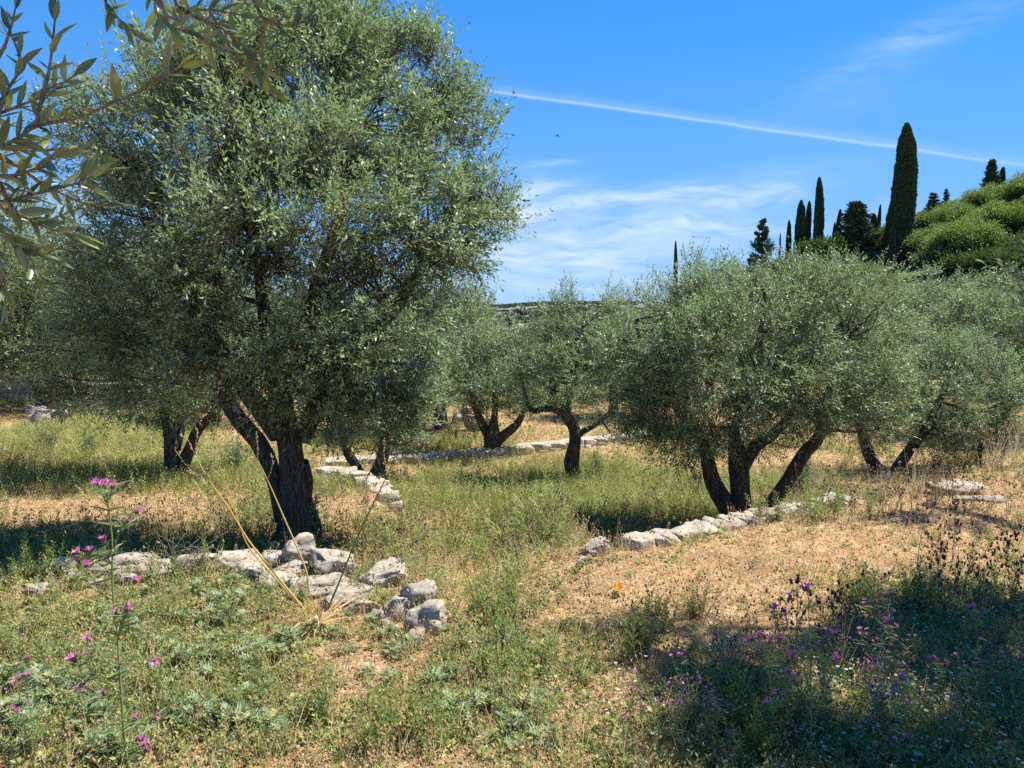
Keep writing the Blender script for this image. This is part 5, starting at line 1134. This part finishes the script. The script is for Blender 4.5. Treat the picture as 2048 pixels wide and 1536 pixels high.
zone(WD, 7, 1350, 1245, 60, 18, .6, .9, 'feathery green weed alone on the orange terrace', 'weeds on the orange terrace', 3)
zone(WD, 5, 1265, 1310, 16, 22, .7, 1.0, 'bushy weed at the left tip of the lower right shade', 'weeds at the left tip of the shade', 2)
zone(WD, 8, 1760, 1215, 90, 20, .7, 1.1, 'feathery weed clump right of the dark seed heads', 'weeds at the right', 3)
zone(WD, 10, 1640, 1035, 110, 22, .8, 1.3, 'green weed against the far end of the neat right wall', 'weeds along the right wall', 4)
zone(WD, 14, 200, 1170, 220, 16, .6, 1.1, 'green weed sprouting from the tumbled wall', 'weeds in the tumbled wall', 7)
zone(WD, 12, 1090, 1065, 120, 30, .9, 1.5, 'dense green weed clump in the meadow left of the right wall', 'weeds in the meadow', 4)
zone(WD, 8, 1500, 1480, 90, 50, .8, 1.1, 'pale green weed among the sunlit pink knapweeds', 'weeds among the knapweeds', 3)
put_o(WD, 2, 412, 1150, 1.0, 'bright bottlebrush shaped green weed in front of the dark slab', None, 1)
# grey green shrublets in the left meadow
SH = [one(bush(90, .5, 26, 30, .07, .016, [(.12, .17, .08), (.16, .21, .11)]), 'low_shrub', 'x', 'shrub')]
for px, py, s, l in [(95, 905, 1.0, 'grey green low shrub in the far left meadow'), (175, 915, .9, 'low shrub right of the far left shrub'), (1195, 945, .9, 'thin green shrub right of the bent olive trunk'), (520, 900, 1.0, 'green shrub left of the largest trunk in the meadow'), (470, 945, 1.1, 'low shrub in the shade between the two left olives'), (905, 1060 - 180, .9, 'dark shrub by the short thick trunk'), (1600, 990, 1.3, 'dark shrub in the shade behind the right stem of the rounded olive')]: put_o(SH, 0, px, py, s, l, None, px, 'shrub')
# bramble at the meadow edge
G = Geo(); rngb = np.random.default_rng(3); root_p = gnd(1165, 1082)
for k in range(46):
    a = rngb.uniform(0, 6.28); l = rngb.uniform(.15, .5); D = np.array([math.cos(a), math.sin(a) * .6, 0]); st = np.array([rngb.normal() * .25, rngb.normal() * .15, 0]); P = resample([st, st + D * l * .5 + [0, 0, l * .6], st + D * l + [0, 0, l * .45]], 9); V, Fc = tube(P, np.linspace(.003, .0012, 9), 4); G.add(V, Fc, (.20, .17, .09))
    m = 22; i = rngb.integers(1, 9, m); DD = nrm(rngb.normal(size=(m, 3)) + [0, 0, .3]); V, Fq = leaf_quads(rngb, P[i], DD, rngb.uniform(.03, .055, m), rngb.uniform(.022, .034, m)); G.add(V, Fq, np.repeat(leaf_cols(rngb, m, [(.15, .22, .06), (.20, .28, .08)]), 4, 0))
o = one(G, 'bramble', 'bright green bramble spilling over the gap left of the neat right wall', 'shrub'); o.location = root_p
# bare pale thorn twigs next to it
G = Geo()
for k in range(14):
    a = rngb.uniform(0, 6.28); l = rngb.uniform(.2, .42); D = np.array([math.cos(a) * .6, math.sin(a) * .3, 1]); P = resample([[0, 0, -.02], D * l * .5, D * l + rngb.normal(size=3) * .08], 8); V, Fc = tube(P, np.linspace(.003, .001, 8), 4); G.add(V, Fc, (.42, .36, .28))
    for z in range(4): q = P[rngb.integers(3, 8)]; e = q + rngb.normal(size=3) * .07; V, Fc = tube(np.array([q, (q + e) / 2 + [0, 0, .01], e]), np.array([.0015, .0012, .0008]), 4); G.add(V, Fc, (.42, .36, .28))
o = one(G, 'dead_twigs', 'bare pale dead twigs standing at the end of the neat right wall', 'dead plant'); o.location = gnd(1240, 1092)
G2 = o.copy(); COL.objects.link(G2); G2.location = gnd(360, 1150); G2.scale = (.8, .8, .8); tag(G2, 'bare pale dead twigs standing in the tumbled wall before the left shade', 'dead plant')
G2 = o.copy(); COL.objects.link(G2); g_ = gnd(1500, 1140); G2.location = g_; G2.scale = (.7, .7, .3); tag(G2, 'flattened pale dry twig star lying on the orange terrace', 'dead plant')

# ---------------------------------------------------------------- asphodel: leaning dry stalks and a fan of dead leaves
ab = gnd(638, 1250); Ya = ab[1]; root = empty('asphodel_plant', ab); tag(root, 'dry asphodel with tall leaning yellow stalks and a fan of dead leaves at its foot', 'wildflower')
def ap(rows): return np.array([at(a, b, Ya + c) - ab for a, b, c in rows])
rnga = np.random.default_rng(8)
def stalk(rows, r, col, twigs):
    G = Geo(); P = resample(ap(rows), 30); V, Fc = tube(P, np.linspace(r, r * .3, 30), 7); G.add(V, Fc, col); st = G.make('stalk', M_HERB, root, smooth=True); G = Geo()
    for tr in twigs:
        Q = resample(ap(tr), 10); V, Fc = tube(Q, np.linspace(r * .4, r * .2, 10), 5); G.add(V, Fc, (.50, .36, .17))
        for z in range(16):
            q = Q[rnga.integers(2, 10)] + rnga.normal(size=3) * .004; rr_ = rnga.uniform(.003, .0055); G.add(q + np.array([[rr_, 0, 0], [-rr_, rr_, 0], [-rr_, -rr_, 0], [0, 0, rr_ * 2]]), np.array([[0, 1, 3], [1, 2, 3], [2, 0, 3], [0, 2, 1]]), (.42, .29, .16))
    if twigs: G.make('side_twigs', M_HERB, st)
stalk([(605, 1215, 0), (560, 1160, 0), (500, 1085, .02), (460, 1020, .03), (415, 955, .04), (390, 910, .05)], .0066, (.66, .47, .14), [[(430, 975, .04), (425, 935, .05), (420, 900, .05)], [(415, 955, .04), (385, 945, .03), (350, 900, .02)], [(390, 910, .05), (375, 880, .05), (360, 872, .05)], [(390, 910, .05), (392, 885, .05), (395, 860, .05)], [(410, 950, .04), (395, 952, .02), (372, 940, .0)]])
stalk([(598, 1210, .02), (545, 1150, .02), (495, 1090, .03), (470, 1020, .06), (450, 960, .08), (435, 925, .08)], .0045, (.60, .38, .14), [[(450, 960, .08), (460, 930, .08), (462, 905, .08)]])
stalk([(618, 1185, .03), (610, 1135, .04), (570, 1040, .05), (535, 960, .06), (515, 920, .06)], .0056, (.66, .50, .20), [[(535, 960, .06), (545, 930, .06), (543, 910, .06)], [(515, 925, .06), (515, 895, .06), (513, 865, .06)], [(520, 935, .06), (500, 915, .05), (478, 905, .05)]])
stalk([(655, 1220, 0), (680, 1160, 0), (710, 1085, .0), (745, 1010, .02), (775, 950, .02), (790, 910, .02)], .0056, (.28, .30, .11), [[(775, 950, .02), (768, 915, .02), (770, 880, .02)], [(785, 925, .02), (800, 890, .02), (812, 870, .02)], [(760, 975, .02), (790, 960, 0), (815, 935, 0)]])
G = Geo()
for k in range(80):
    a = rnga.uniform(0, 6.28); D = np.array([math.cos(a), math.sin(a), rnga.uniform(.15, 1.3)]); P = np.array([math.cos(a), math.sin(a), 0]) * .02; V, Fc = blade(P, D, rnga.uniform(.10, .25), rnga.uniform(.007, .014), [math.cos(a) * .5, math.sin(a) * .5], 4); G.add(V, Fc, np.array([(.70, .50, .30), (.58, .38, .20), (.76, .60, .40)][rnga.integers(3)]))
G.make('dead_leaves', M_HERB, root)

# orange flower
G = Geo(); fb = gnd(1237, 1196)
V, Fc = tube(np.array([[0, 0, 0], [.002, 0, .03], [0, 0, .055]]), np.array([.0015, .0015, .001]), 5); G.add(V, Fc, (.2, .24, .1)); root = empty('poppy', fb); tag(root, 'single bright orange yellow poppy on the dry ground before the right wall', 'flower'); G.make('stem', M_HERB, root); G = Geo()
for k in range(6):
    a = k * 1.05; S = np.array([-math.sin(a), math.cos(a), 0]); D = np.array([math.cos(a), math.sin(a), 0]); G.add(np.array([[0, 0, .045], D * .020 + S * .012 + [0, 0, .056], D * .013 + [0, 0, .082], D * .020 - S * .012 + [0, 0, .056]]), np.array([[0, 1, 2, 3]]), (.90, .42, .02))
G.make('petals', M_PETAL, root)
